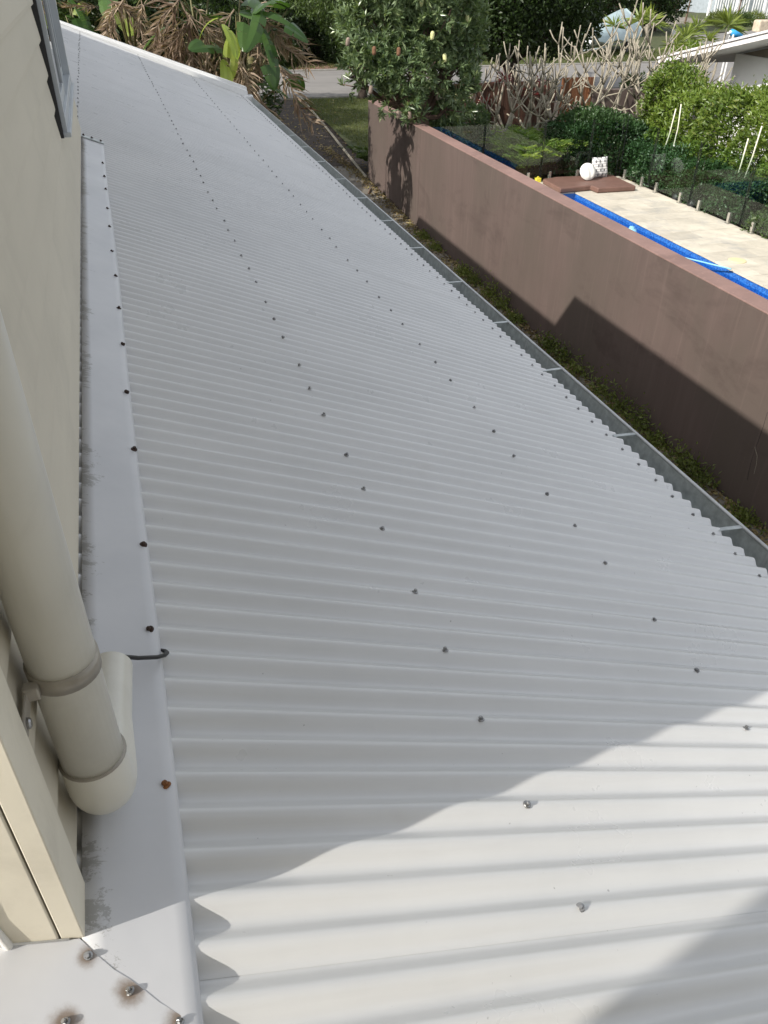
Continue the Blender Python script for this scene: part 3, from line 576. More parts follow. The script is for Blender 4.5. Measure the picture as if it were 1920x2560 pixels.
# ------------------------------------------------------------------ hedges and garden
def hedge(name, x0, x1, y0, y1, z0, z1, n, L, Wd, m, label, wob=.14, cat='hedge', topf=None):
    t = thing(name, ((x0 + x1) / 2, (y0 + y1) / 2, z0), label, cat)
    def fn():
        f = random.random(); x, y, z = random.uniform(x0, x1), random.uniform(y0, y1), z0 + (z1 - z0) * random.random()
        if f < .40: x = x0
        elif f < .62: z = z1
        elif f < .72: y = y0
        elif f < .76: y = y1
        zt = (topf(x, y) if topf else 0); 
        b = .5 * math.sin(x * 5 + y * 3.1) + .5 * math.sin(z * 4.3 + y * 4.7 + 1) + .4 * math.sin(x * 11 + y * 9 + z * 8)
        k = wob * (b - .2) + random.gauss(0, wob * .45)
        v = np.array([x - (x0 + x1) / 2, y - (y0 + y1) / 2, (z - (z0 + z1) / 2) * 1.]); 
        if f < .40: x -= k
        elif f < .62: z += k
        elif f < .72: y -= k
        return (x, y, min(z + zt * (z - z0) / (z1 - z0), 99))
    P = np.array([fn() for _ in range(n)]); c = np.array([(x0 + x1) / 2, (y0 + y1) / 2, (z0 + z1) / 2 - .4]); Dr = norm(P - c) * .7 + rng.normal(size=(n, 3)) * .6; Dr[:, 2] += .15
    link('foliage', leaf_mesh('foliage', P, Dr, rng.uniform(L * .45, L * 1.6, n), Wd, m), t, kind='stuff')
    i = .75 * wob; mb = MB()
    for y in np.arange(y0 + .3, y1 - .1, .55): 
        mb.tube([((x0 + x1) / 2, y, z0), ((x0 + x1) / 2 + random.uniform(-.1, .1), y + random.uniform(-.15, .15), (z0 + z1) / 2), ((x0 + x1) / 2 + random.uniform(-.2, .2), y + random.uniform(-.3, .3), z1 - .15)], [.03, .022, .008], 5)
    mb.build('stems', M_['dbark'], t, kind='stuff')
    return t
HX = DXR + .75
hedge('tall_hedge', HX, HX + .9, 6.0, 17.7, ZD, -1.24, 62000, .10, .046, M_['hedge'], 'tall bright green bamboo-leaved hedge behind the glass fence', .17, topf=lambda x, y: .14 * math.sin(y * 1.9) + .10 * math.sin(y * 4.1 + 1))
hedge('low_hedge', 10.2, HX + .1, 17.25, 18.3, ZD, -2.05, 20000, .07, .045, M_['lowh'], 'low dark green clipped hedge behind the cushions', .12, topf=lambda x, y: .12 * math.sin(x * 3.))
hedge('low_hedge', DXR + .12, DXR + .62, 12.9, 17.2, ZD, -2.45, 13000, .07, .045, M_['lowh'], 'low dark green hedge in front of the tall bright hedge', .12)
hedge('ground_shrub', DXR + .1, DXR + .65, 6.5, 12.6, ZD, -2.85, 9000, .06, .035, M_['midl'], 'low creeping shrub along the deck edge under the glass', .12, 'shrub')
def fronds(name, c, n, L, m, label, cat='plant', spread=.9, nl=15, wl=.05, rise=.9):
    t = thing(name, c, label, cat); P = []; Dr = []; Ls = []; st = MB()
    for i in range(n):
        a = random.uniform(0, 2 * math.pi); l = L * random.uniform(.7, 1.15); b = np.array(c) + (random.gauss(0, .10), random.gauss(0, .10), 0); d = np.array([math.cos(a), math.sin(a), 0]); pts = []
        for k in range(nl + 1):
            s = k / nl; p = b + d * l * spread * s ** 1.2 + np.array([0, 0, l * (rise * s - .55 * s * s * rise)]); pts.append(p)
        for k in range(3, nl + 1):
            tdir = norm(pts[k] - pts[k - 1]); sd_ = norm(np.cross(tdir, [0, 0, 1.]))
            for q in (-1, 1): P.append(pts[k]); Dr.append(q * sd_ + tdir * .6 + rng.normal(size=3) * .15); Ls.append(l * .26 * math.sin(math.pi * min(.97, k / nl + .08)) + .03)
        st.tube(pts[::5], [.006, .005, .004, .002][:len(pts[::5])], 4)
    link('fronds', leaf_mesh('fronds', np.array(P), np.array(Dr), np.array(Ls), wl, m), t, kind='stuff'); st.build('stalks', M_['stem'], t, kind='stuff'); return t
for i, (px, py, s, l) in enumerate(((1250, 425, 1.12, 'yellow green fern against the brown wall top'), (1305, 440, 1.27, 'yellow green fern in front of the bird bath'), (1350, 432, 1.20, 'yellow green fern beside the timber post'), (1400, 425, 1.12, 'yellow green fern next to the white cushion'), (1275, 405, 1.05, 'small fern behind the brown wall below the slim bare tree'), (1430, 418, 0.90, 'small fern at the end of the low hedge'))):
    q = onz(px, py, ZD); q[1] = max(q[1], DYF + .35); q[2] = ZD - .02; fronds('garden_fern', q, 44, s, M_['fern'], l, rise=1.35, spread=.75)
q = onz(1310, 400, ZD - .1); t = thing('bird_bath', (q[0], min(q[1], 19.4), ZD - .16), 'green glazed bird bath on a pedestal below the bare trees', 'bird bath'); bx, by = q[0], min(q[1], 19.4)
MB().lathe([(.16, 0), (.15, .05), (.07, .12), (.06, .5), (.09, .58)], (bx, by, ZD - .16), 18).build('pedestal', M_['cer'], t, smooth=True); MB().lathe([(.05, .58), (.22, .62), (.30, .69), (.31, .72), (.28, .71), (.05, .66)], (bx, by, ZD - .16), 24).build('bowl', M_['cer2'], t, smooth=True)
q = onz(1388, 395, ZD - .1); MB().tube([(q[0], 18.6, ZD - .16), (q[0] + .02, 18.6, ZD + .62)], [.07, .068], 14).build('timber_post', M_['bark'], label='short grey round timber post among the ferns', category='post')
def yfn():
    return (random.uniform(6.5, 12.5), random.uniform(DYF + .05, 20.1), ZD - .155 + random.uniform(0, .02))
scatter_leaves('garden_litter', 3500, yfn, .10, .045, M_['litter'], up=.1, label='dry leaves on the garden bed below the bare trees', category='leaves', kind='stuff')
for i, (x, y, l) in enumerate(((7.0, 18.6, 'dry brown tuft behind the brown wall under the banksia'), (7.7, 19.2, 'dry tuft at the foot of the slim bare tree'), (8.5, 18.5, 'dry tuft beside the bird bath'), (9.4, 19.0, 'dry tuft between bird bath and gate'), (7.4, 17.7, 'green tuft behind the brown wall near the glass'), (8.2, 17.6, 'green tuft behind the glass and ferns'))):
    fronds('garden_tuft', (x, y, ZD - .16), 14, .55, M_['weed' if i < 4 else 'midl'], l, nl=12, wl=.03, rise=1.3)
# fence, gate and rear wall at the end of the garden
fz = lambda px, py: float(ony(px, py, 20.3)[2])
FT = fz(1330, 203)
fen = thing('timber_fence', (10, 20.35, ZD - .2), 'dark red brown vertical board fence behind the bare trees', 'fence')
x = 6.45; fb = MB().box(0, .138, 0, .02, 0, 1).mesh('fence_board', M_['timbd']); fb2 = MB().box(0, .138, 0, .02, 0, 1).mesh('gate_board', M_['timber'])
GX0, GX1 = float(ony(1392, 300, 20.3)[0]), float(ony(1466, 300, 20.3)[0])
while x < GX0 - .14: link('fence_board', fb, fen, loc=(x, 20.3 + random.uniform(-.004, .004), ZD - .2), scale=(1, 1, FT - ZD + .2 + random.uniform(-.015, .015))); x += .145
MB().box(6.45, GX0 - .1, 20.325, 20.36, -2.9, -2.8).box(6.45, GX0 - .1, 20.325, 20.36, FT - .35, FT - .25).build('fence_rail', M_['timbd'], fen)
gate = thing('timber_gate', ((GX0 + GX1) / 2, 20.3, ZD - .16), 'warm brown timber gate with a lower panel beside the rendered wall', 'gate'); x = GX0
gw = (GX1 - GX0) / 9
for i in range(9): link('gate_board', fb2, gate, loc=(GX0 + i * gw, 20.27 + random.uniform(-.003, .003), ZD - .14), scale=((gw - .006) / .138, 1, FT + .06 - ZD + .14))
MB().box(GX0, GX1, 20.235, 20.268, ZD + .02, ZD + .14).box(GX0, GX1, 20.235, 20.268, ZD + .82, ZD + .92).box(GX0, GX0 + .1, 20.230, 20.267, ZD - .14, FT + .06).box(GX1 - .1, GX1, 20.230, 20.267, ZD - .14, FT + .06).build('gate_frame', M_['timber'], gate, bevel=.004)
RW1 = float(ony(1700, 300, 20.3)[0])
MB().box(GX1 + .03, RW1, 20.2, 20.42, ZD - .6, fz(1560, 222)).build('rear_wall', M_['wallb'], bevel=.006, label='brown rendered wall behind the largest bare tree beside the gate', category='wall')
# ------------------------------------------------------------------ trees
def frangipani(base, h, spread, seed, label, stems=3, depth=5, r0=.075, thick=1.0):
    rr = random.Random(seed); t = thing('frangipani_tree', base, label, 'tree', 'bare frangipani trees'); tr = MB(); cr = MB()
    def grow(p, d, l, r, lev):
        q = p + d * l * .5 + np.array([rr.uniform(-.1, .1), rr.uniform(-.1, .1), 0]) * l * .5; e = q + norm(d + np.array([0, 0, .40])) * l * .5
        tip = r * .86 if lev < depth else r * .92
        (tr if lev < 2 else cr).tube([p, q, e], [r, (r + tip) / 2, tip * 1.08], 6)
        if lev >= depth: return
        k = 2 if rr.random() < .75 else 3
        a0 = rr.uniform(0, 6.28); ref = norm(np.cross(d, [.3, .5, .8])); ref2 = np.cross(d, ref)
        for i in range(k):
            a = a0 + 6.28 * i / k + rr.uniform(-.4, .4); s = rr.uniform(.5, .95) * (1.15 if lev < 2 else .9)
            nd = norm(d + (ref * math.cos(a) + ref2 * math.sin(a)) * s * spread + np.array([0, 0, .42 if lev else .2]))
            grow(e, nd, l * rr.uniform(.66, .95), max(.0145, tip * .74), lev + 1)
    for i in range(stems):
        a = 6.28 * i / stems + rr.uniform(-.5, .5); d = norm(np.array([math.cos(a) * .62 * spread, math.sin(a) * .5 * spread, 1.]))
        grow(np.array(base) + d * np.array([.12, .12, 0]), d, h * rr.uniform(.32, .40), r0 * rr.uniform(.75, 1.), 0)
    tr.build('trunk', M_['bark'], t, smooth=True); cr.build('branches', M_['bark'], t, smooth=True, kind='stuff'); return t
def gpt(px, py, y): q = ony(px, py, y); return (q[0], y, ZD - .16)
frangipani(gpt(1252, 360, 19.3), 2.35, 1.25, 3, 'bare frangipani tree with slim pale stems beside the banksia', 3, 4, .062)
frangipani(gpt(1375, 350, 19.4), 2.3, 1.3, 11, 'bare frangipani tree holding one hanging yellow leaf', 3, 4, .066)
frangipani(gpt(1308, 350, 19.8), 1.8, 1.0, 21, 'smaller bare frangipani tree between two others near the fence', 2, 4, .07)
frangipani(gpt(1560, 360, 19.2), 2.6, 1.25, 5, 'largest bare frangipani tree with many pale stems before the rendered wall', 6, 4, .068)
q = ony(1374, 297, 19.0); MB().add([(q[0], q[1], q[2] + .17), (q[0] + .055, q[1] - .02, q[2] + .03), (q[0] + .04, q[1] - .02, q[2] - .09), (q[0] - .02, q[1], q[2] - .17), (q[0] - .06, q[1] - .02, q[2] - .05), (q[0] - .045, q[1] - .02, q[2] + .07), (q[0] + .0, q[1] + .025, q[2])],
   [(0, 1, 6), (1, 2, 6), (2, 3, 6), (3, 4, 6), (4, 5, 6), (5, 0, 6)]).build('hanging_leaf', M_['limel'], label='single big yellow green leaf hanging from a bare tree', category='leaf')
def blob_pts(n, blobs, gap=.35):
    w_ = np.array([b[1][0] * b[1][1] * b[1][2] for b in blobs]); w_ = w_ / w_.sum(); out = []
    while len(out) < n:
        b = blobs[rng.choice(len(blobs), p=w_)]; d = norm(rng.normal(size=3)); rad = rng.uniform(.45, 1.08) ** .5
        p = np.array(b[0]) + d * np.array(b[1]) * rad
        g = math.sin(p[0] * 3.7 + p[1] * 2.1) + math.sin(p[1] * 4.3 - p[2] * 3.1 + 1) + math.sin(p[2] * 5.1 + p[0] * 2.9 + 2)
        if g < -1.6 + gap * 3 and rng.random() < .75: continue
        out.append((p, d))
    return np.array([o[0] for o in out]), np.array([o[1] for o in out])
def rosettes(P, Dn, per, L, Wd, mat_, name, droop=.0, cone=.9):
    n = len(P); ax = norm(Dn + rng.normal(size=(n, 3)) * .5 + np.array([0, 0, .35])); PP = np.repeat(P, per, 0); A = np.repeat(ax, per, 0); rnd = norm(rng.normal(size=(n * per, 3))); side = norm(np.cross(A, rnd))
    k = rng.uniform(.3, 1.4, (n * per, 1)) * cone; Dr = norm(A + side * k); PP = PP - A * rng.uniform(0, L * .7, (n * per, 1))
    return leaf_mesh(name, PP, Dr, rng.uniform(L * .75, L * 1.2, n * per), Wd, mat_, .15, droop)
# banksia
bx, by = float(ony(1058, 280, 17.6)[0]), 17.6
bk = thing('banksia_tree', (bx, by, ZD - .16), 'banksia tree with serrated leaf rosettes and pale flower cones over the wall end', 'tree')
def bp(px, py, y): return tuple(ony(px, py, y))
BL = [(bp(950, 60, 17.8), (.95, .9, .75)), (bp(1060, 60, 17.6), (1.0, 1.0, .8)), (bp(1140, 60, 17.9), (.65, .8, .9)), (bp(930, 160, 17.4), (.75, .75, .55)), (bp(1020, 170, 17.3), (.95, .9, .55)), (bp(1110, 190, 17.6), (.75, .8, .55)),
      (bp(985, 250, 17.0), (.55, .7, .30)), (bp(1130, 260, 17.4), (.5, .6, .42)), (bp(880, 190, 17.5), (.28, .4, .35)), (bp(1165, 110, 17.6), (.45, .5, .45)), (bp(1030, -40, 17.8), (1.5, 1.2, .7)), (bp(1035, 285, 16.85), (.28, .35, .2))]
P, Dn = blob_pts(2100, BL, .3)
link('crown', rosettes(P, Dn, 14, .16, .040, M_['bank'], 'crown', 0., 1.3), bk, kind='stuff')
mb = MB(); root = np.array([bx, by, ZD - .2]); fork = np.array([bx + .02, by, -1.75]); mb.tube([root, (root + fork) / 2 + (.05, 0, 0), fork], [.16, .13, .11], 9)
mb.build('trunk', M_['brbark'], bk, smooth=True); mb = MB()
for c, rad in BL:
    c = np.array(c); m = (fork + c) / 2 + np.array([0, 0, -.15]); mb.tube([fork - (0, 0, .05), m, c], [.075, .05, .02], 6)
    for k in range(7): mb.tube([m + (c - m) * random.uniform(.2, 1), c + norm(rng.normal(size=3)) * np.array(rad) * .8], [.02, .008], 5)
mb.build('limbs', M_['brbark'], bk, smooth=True)
def cone_me(m): return MB().lathe([(.012, -.02), (.038, 0), (.043, .03), (.043, .10), (.036, .13), (.012, .145)], n=12).mesh('flower_cone', m, True)
cme = {k: cone_me(M_[k]) for k in ('grev', 'coneb', 'coner')}
for px, py, k, yy_ in ((1080, 90, 'grev', 16.4), (1113, 145, 'grev', 16.5), (1052, 6, 'grev', 16.6), (1169, 45, 'grev', 17.0), (1138, 245, 'grev', 16.9), (868, 105, 'coneb', 16.8), (926, 225, 'coneb', 16.5), (996, 287, 'coneb', 16.3), (1024, 288, 'coneb', 16.4), (935, 128, 'coner', 16.5), (996, 130, 'coner', 16.4), (1093, 240, 'coneb', 16.9)):
    link('flower_cone', cme[k], bk, loc=bp(px, py + 8, yy_ + .25), rot=(random.uniform(-.2, .2), random.uniform(-.2, .2), 0), scale=.95)
def tree(name, base, blobs, n, L, Wd, m, label, trunk='dbark', r=.2, forkz=.55, gap=.3, drp=0., group=None, lean=(0, 0)):
    base = np.array(base, float); t = thing(name, base, label, 'tree', group); P, Dn = blob_pts(n, blobs, gap)
    Dr = Dn * .6 + rng.normal(size=P.shape) * .7; Dr[:, 2] -= drp
    link('crown', leaf_mesh('crown', P, Dr, rng.uniform(L * .6, L * 1.4, n), Wd, m, .2), t, kind='stuff')
    cz = min(b[0][2] - b[1][2] * .4 for b in blobs); cen = np.mean([b[0] for b in blobs], 0); fk = base + (np.array([cen[0], cen[1], 0]) - np.array([base[0], base[1], 0])) * .3; fk[2] = base[2] + (cz - base[2]) * forkz
    mb = MB(); mb.tube([base - (0, 0, .1), (base + fk) / 2 + (r * .3, 0, 0), fk], [r * 1.2, r * .95, r * .8], 10); mb.build('trunk', M_[trunk], t, smooth=True); mb = MB()
    for c, rad in blobs:
        c = np.array(c, float); m_ = (fk + c) / 2 + norm(rng.normal(size=3)) * .2; mb.tube([fk - (0, 0, r * .4), m_, c], [r * .55, r * .35, r * .1], 6)
        for k in range(5): mb.tube([m_ + (c - m_) * random.uniform(.2, .9), c + norm(rng.normal(size=3)) * np.array(rad) * .85], [r * .16, r * .05], 5)
    mb.build('limbs', M_[trunk], t, smooth=True); return t
def sp(px, py, y): return tuple(ony(px, py, y))
# big dark street tree on the near verge
b0 = ony(1285, 205, 32.2)
tree('street_tree', (b0[0], 32.2, ZS), [(sp(1120, 10, 32), (2.2, 2, 1.7)), (sp(1250, 30, 31.5), (2.0, 2, 1.5)), (sp(1380, 40, 32), (1.8, 2, 1.4)), (sp(1430, 60, 32), (1.1, 1.3, 1.0)), (sp(1310, -60, 32), (3.6, 3, 1.8)), (sp(1140, 60, 32.5), (1.3, 1.4, .8)), (sp(1000, -40, 33), (2.4, 2, 1.6))],
     42000, .17, .09, M_['darkl'], 'large dense dark green street tree behind the bare frangipanis', r=.28, gap=.1)
b0 = ony(906, 238, 32.4)
tree('street_tree', (b0[0], 32.4, ZS), [(sp(900, 20, 33), (1.6, 1.5, 1.3)), (sp(850, -50, 33), (2.2, 2, 1.3)), (sp(930, 100, 33), (.9, .8, .8))], 9000, .16, .07, M_['midl'], 'street tree with reddish dark trunk beyond the banksia', r=.17, gap=.3)
for x, y, n, l in ((-1.0, 22.5, 9000, 'dark broad tree left of the drive behind the strelitzias'), (-.2, 26.5, 9000, 'dark broad tree shading the middle of the drive'), (.6, 30.2, 8000, 'dark tree at the street end of the drive')):
    tree('shade_tree', (x - .5, y, ZS), [((x, y, .6), (1.9, 1.9, 1.6)), ((x + 1.0, y + .6, -.3), (1.4, 1.4, 1.1)), ((x - .8, y, 2.2), (2.2, 2, 1.5))], n, .2, .1, M_['darkl'], l, gap=.2, r=.16)
# trees across the street behind the drive
for px, py, y, rad, m, n, l in ((630, 75, 44, (2.6, 2.2, 2.2), 'darkl', 13000, 'dark tree overhanging the grass left of the brick drive'), (745, 55, 46, (3.2, 2.5, 1.9), 'darkl', 16000, 'dark tree arching over the brick drive'), (880, 60, 48, (3.0, 2.5, 2.6), 'midl', 11000, 'mid green tree right of the brick drive'), (470, 0, 45, (3.4, 3, 3), 'darkl', 12000, 'dark tree behind the banana-like plants across the street')):
    c = sp(px, py, y); tree('garden_tree', (c[0] + 1.2, y + .5, ZS), [(c, rad), ((c[0] + 1.5, c[1] + .5, c[2] + 1.6), rad), ((c[0] - 1.2, c[1], c[2] + .5), tuple(np.array(rad) * .7))], n, .22, .11, M_[m], l, gap=.15, r=.22)
for px, py, y, s, m, l in ((650, 130, 42.6, 1.0, 'midl', 'strappy green shrub on the far verge'), (690, 125, 43.2, 1.1, 'midl', 'arching green shrub beside the brick drive'), (600, 140, 43, 1.0, 'darkl', 'dark shrub on the far verge behind the big leaves'), (850, 135, 43.5, .9, 'darkl', 'dark shrub at the right edge of the brick drive'), (1240, 140, 45, 1.2, 'darkl', 'dark shrub behind the street tree trunk')):
    q = ony(px, py, y); tree('shrub', (q[0], y, ZS), [((q[0], y, ZS + .8 * s), (.9 * s, .8 * s, .8 * s)), ((q[0] + .6, y, ZS + .5), (.6, .6, .5))], 2600, .26, .05, M_[m], l, r=.05, gap=.2)
for i, (px, w_, h_, l) in enumerate(((1520, 5.5, 4.2, 'dense dark hedge tree behind the covered boat'), (1640, 4.2, 3.8, 'dark glossy tree at the street corner'), (1420, 5, 4.6, 'dark tree behind the boat bow'), (1300, 6, 5, 'dark tree far behind the street tree'), (1110, 6, 5, 'dark tree far behind the banksia'))):
    y = (57, 60, 56, 54, 52)[i]; q = ony(px, 40, y); tree('corner_tree', (q[0], y, ZS), [((q[0], y, ZS + h_ * .62), (w_ * .55, 2.2, h_ * .55)), ((q[0] + 1, y + 1, ZS + h_ * .9), (w_ * .5, 2.2, h_ * .45)), ((q[0] - 1, y, ZS + h_ * .5), (w_ * .4, 2, h_ * .4))], 9000, .26, .13, M_['darkl'], l, r=.2, gap=.05)
# ------------------------------------------------------------------ big-leaved plants past the roof end
def paddle(L, Wd, tear, seed, m, curl=.35, keep=.9):
    rr = random.Random(seed); n = 22; V = []; Fq = []; mid = []
    for i in range(n + 1):
        s = i / n; mid.append(np.array([0, L * (s - .12 * s ** 3), -curl * L * s * s]))
    for side in (-1, 1):
        i = 0
        while i < n:
            k = rr.randint(1, 3) if rr.random() < tear else rr.randint(4, 9); j = min(n, i + k); dz = rr.uniform(-.22, .02) * tear
            if rr.random() > keep: i = j; continue
            b = len(V)
            for q in range(i, j + 1):
                s = q / n; wd = Wd * .5 * (max(0., math.sin(math.pi * min(1, s * .94 + .05))) ** .55); shr = .04 * ((q - i) / max(1, j - i) - .5) * tear
                o = mid[q]; V.append(o + (0, 0, .004)); V.append(o + np.array([side * wd * .5, -shr * L * .3, .10 * wd])); V.append(o + np.array([side * wd * (1 - abs(dz) * .4), -shr * L, dz * wd * 1.3 - .05 * wd]))
            for q in range(j - i):
                for c in range(2): Fq.append((b + q * 3 + c, b + q * 3 + c + 1, b + q * 3 + 4 + c, b + q * 3 + 3 + c))
            i = j
    mb = MB(); mb.add(V, Fq); mb.tube([np.array(p) - (0, 0, .004) for p in mid[::3]], [.016 * (1 - .1 * i) for i in range(len(mid[::3]))], 5)
    return mb.mesh('leaf', m, False)
PAD = [paddle(1.5, .5, .5, 1, M_['stre']), paddle(1.3, .45, .8, 2, M_['stre'], .5), paddle(1.1, .42, .25, 3, M_['stre'], .25), paddle(.75, .36, .2, 4, M_['strey'], .45), paddle(.8, .34, .35, 8, M_['strey'], .6)]
def frond_dead(L, seed):
    rr = random.Random(seed); mb = MB(); n = 26; mid = [np.array([.06 * math.sin(i * .3 + seed), L * i / n, -.12 * L * (i / n) ** 2]) for i in range(n + 1)]
    mb.tube(mid[::3], [.018 * (1 - .09 * i) for i in range(len(mid[::3]))], 5)
    for i in range(2, n):
        for sd_ in (-1, 1):
            for k in range(2):
                if rr.random() < .25: continue
                l = L * rr.uniform(.14, .36) * (1 - .4 * i / n); p = mid[i]; d = norm(np.array([sd_ * rr.uniform(.25, 1.), rr.uniform(.3, 1.3), rr.uniform(-.7, .3)])); w_ = norm(np.cross(d, rng.normal(size=3))) * rr.uniform(.008, .024)
                m = p + d * l * .55; e = p + d * l + np.array([0, .25 * l, 0])
                mb.add([p - w_ * .5, p + w_ * .5, m + w_, m - w_, e], [(0, 1, 2, 3), (3, 2, 4)])
    return mb.mesh('dead_frond', M_['dead'], False)
DEADM = [frond_dead(1.5, 5), frond_dead(1.8, 6), frond_dead(1.2, 7)]
def strelitzia(base, h, label, leaves, deads, seed, hang=()):
    rr = random.Random(seed); t = thing('giant_strelitzia', base, label, 'plant', 'big-leaved plants past the roof end'); b = np.array(base); mb = MB()
    for k in range(3):
        o = b + (rr.uniform(-.3, .3), rr.uniform(-.3, .3), 0); mb.tube([o, o + (rr.uniform(-.15, .15), 0, h * .5), o + (rr.uniform(-.3, .3), rr.uniform(-.2, .2), h)], [.12, .10, .08], 9)
    mb.build('trunk', M_['stem'], t, smooth=True)
    for (dx, dy, z, az, tilt, m, s) in leaves:
        p = b + (dx, dy, 0); p[2] = z; st = MB().tube([b + (0, 0, h * .55), (b + p) / 2 + (0, 0, h * .42), p], [.03, .022, .014], 6)
        l = link('leaf', m, t, loc=p, rot=(R_(tilt), R_(rr.uniform(-25, 25)), R_(az)), scale=s); st.build('leaf_stalk', M_['stem'], t, smooth=True)
    for k in range(5):
        p = b + (rr.uniform(-1.0, 1.0), rr.uniform(-.6, .5), 0); p[2] = rr.uniform(-1.6, .1); mm = rr.choice(PAD[:3] + PAD[:3] + PAD[3:])
        MB().tube([b + (0, 0, h * .5), (b + p) / 2 + (0, 0, h * .35), p], [.03, .022, .014], 6).build('leaf_stalk', M_['stem'], t, smooth=True)
        link('leaf', mm, t, loc=p, rot=(R_(rr.uniform(-50, 40)), R_(rr.uniform(-35, 35)), R_(rr.uniform(0, 360))), scale=rr.uniform(.6, .95))
    for k in range(deads):
        p = b + (rr.uniform(-.5, .5), rr.uniform(-.75, -.1), h * rr.uniform(.62, 1.08)); link('dead_frond', rr.choice(DEADM), t, loc=p, rot=(R_(rr.uniform(-95, -70)), R_(rr.uniform(-40, 40)), R_(rr.uniform(-50, 50))), scale=rr.uniform(.8, 1.15))
    for (px, py, y, s_) in hang:
        p = ony(px, py, y); link('dead_frond', rr.choice(DEADM), t, loc=p, rot=(R_(rr.uniform(-94, -82)), R_(rr.uniform(-60, 60)), R_(rr.uniform(-25, 25))), scale=s_)
        MB().tube([b + (0, 0, h * .8), (b + p) / 2 + (0, 0, h * .55), p], [.025, .02, .014], 5).build('leaf_stalk', M_['stem'], t, smooth=True)
    return t
G0 = -3.6
def sb(px, y): q = ony(px, 120, y); return (q[0], y, G0)
def lv(base, px, py, y, az, tilt, m, s):
    y = y - 17.65 + base[1]; q = ony(px, py, y); return (q[0] - base[0], y - base[1], q[2], az, tilt, m, s)
b = sb(500, 17.3); strelitzia(b, 3.3, 'giant strelitzia with a thick skirt of hanging dead brown fronds', [lv(b, 520, -10, 17.4, 120, 25, PAD[0], 1.), lv(b, 430, 60, 17.2, 100, -20, PAD[2], .8), lv(b, 470, -40, 17.6, 200, 30, PAD[1], 1.)], 26, 4, ((455, 5, 16.3, .9), (470, 35, 16.25, .8), (440, 15, 16.4, .9), (400, 40, 16.5, .7), (415, 70, 16.5, .6), (482, 20, 16.3, .8), (462, 60, 16.2, .6), (448, -20, 16.3, .9)))
b = sb(595, 16.75); strelitzia(b, 3.1, 'giant strelitzia with bright yellow green hanging leaves at the roof corner', [lv(b, 560, 62, 16.8, 215, -25, PAD[3], .85), lv(b, 575, 95, 16.8, 190, -45, PAD[4], .85), lv(b, 560, 150, 16.7, 205, -40, PAD[3], .75), lv(b, 545, 45, 16.9, 80, -10, PAD[4], .6), lv(b, 600, 30, 17.3, 240, 0, PAD[0], .9), lv(b, 640, 60, 17.3, 190, -40, PAD[0], .8), lv(b, 625, 215, 16.9, 265, 12, PAD[1], .55), lv(b, 690, 160, 18.0, 250, -20, PAD[2], .6), lv(b, 720, 20, 18, 140, 20, PAD[0], .9), lv(b, 640, 0, 17.6, 170, -10, PAD[0], 1.)], 22, 9, ((600, 0, 16.8, .9), (620, 20, 16.9, 1.), (640, 45, 17.0, .9), (612, 60, 16.7, .8), (655, 90, 17.1, .7), (590, 30, 16.6, .8)))
b = sb(330, 18.3); strelitzia(b, 3.2, 'giant strelitzia with a yellowing ribbed frond above the barge', [lv(b, 330, 90, 17.3, 10, 55, PAD[4], 1.1), lv(b, 420, 40, 17.4, 250, -10, PAD[2], .8), lv(b, 300, -30, 17.6, 160, 10, PAD[1], 1.), lv(b, 350, 20, 17.3, 300, 20, DEADM[0], .8)], 10, 14, ((270, -10, 17.0, .7), (285, 10, 17.0, .7), (310, -20, 17.0, .8), (350, 0, 17.0, .6)))
b = sb(200, 19.2); strelitzia(b, 3.3, 'giant strelitzia with striped torn leaves next to the window wall', [lv(b, 175, 0, 17.3, 200, -30, PAD[1], .8), lv(b, 165, 40, 17.3, 260, -10, PAD[1], .7), lv(b, 210, 5, 17.3, 170, -35, PAD[4], .8), lv(b, 250, 20, 17.4, 140, 10, DEADM[2], .8), lv(b, 160, -40, 17.5, 180, 20, PAD[0], 1.)], 9, 19)
for i, (px, py, y, s, m, l) in enumerate(((235, 70, 20.6, .8, 'midl', 'leafy green bush behind the barge below the striped leaves'), (390, 80, 20.2, .8, 'darkl', 'dark leafy bush between the yellowing frond and dead fronds'), (300, 60, 19.5, 1.0, 'darkl', 'tall dark bush behind the giant strelitzias'), (540, 60, 19.8, 1.2, 'darkl', 'dark bush behind the dead frond skirt'), (440, 10, 20.5, 1.4, 'darkl', 'large dark bush filling the gap behind the strelitzias'), (180, 20, 20.0, 1.3, 'darkl', 'dark bush behind the striped leaves'))):
    c = sp(px, py, y); tree('garden_bush', (c[0], y, G0), [(c, (.9 * s, .8 * s, .8 * s)), ((c[0] + .3, y, (c[2] + G0) / 2 + .2), (.8 * s, .8 * s, 1.0))], int(5200 * s), .15, .05, M_[m], l, r=.06, gap=.05)
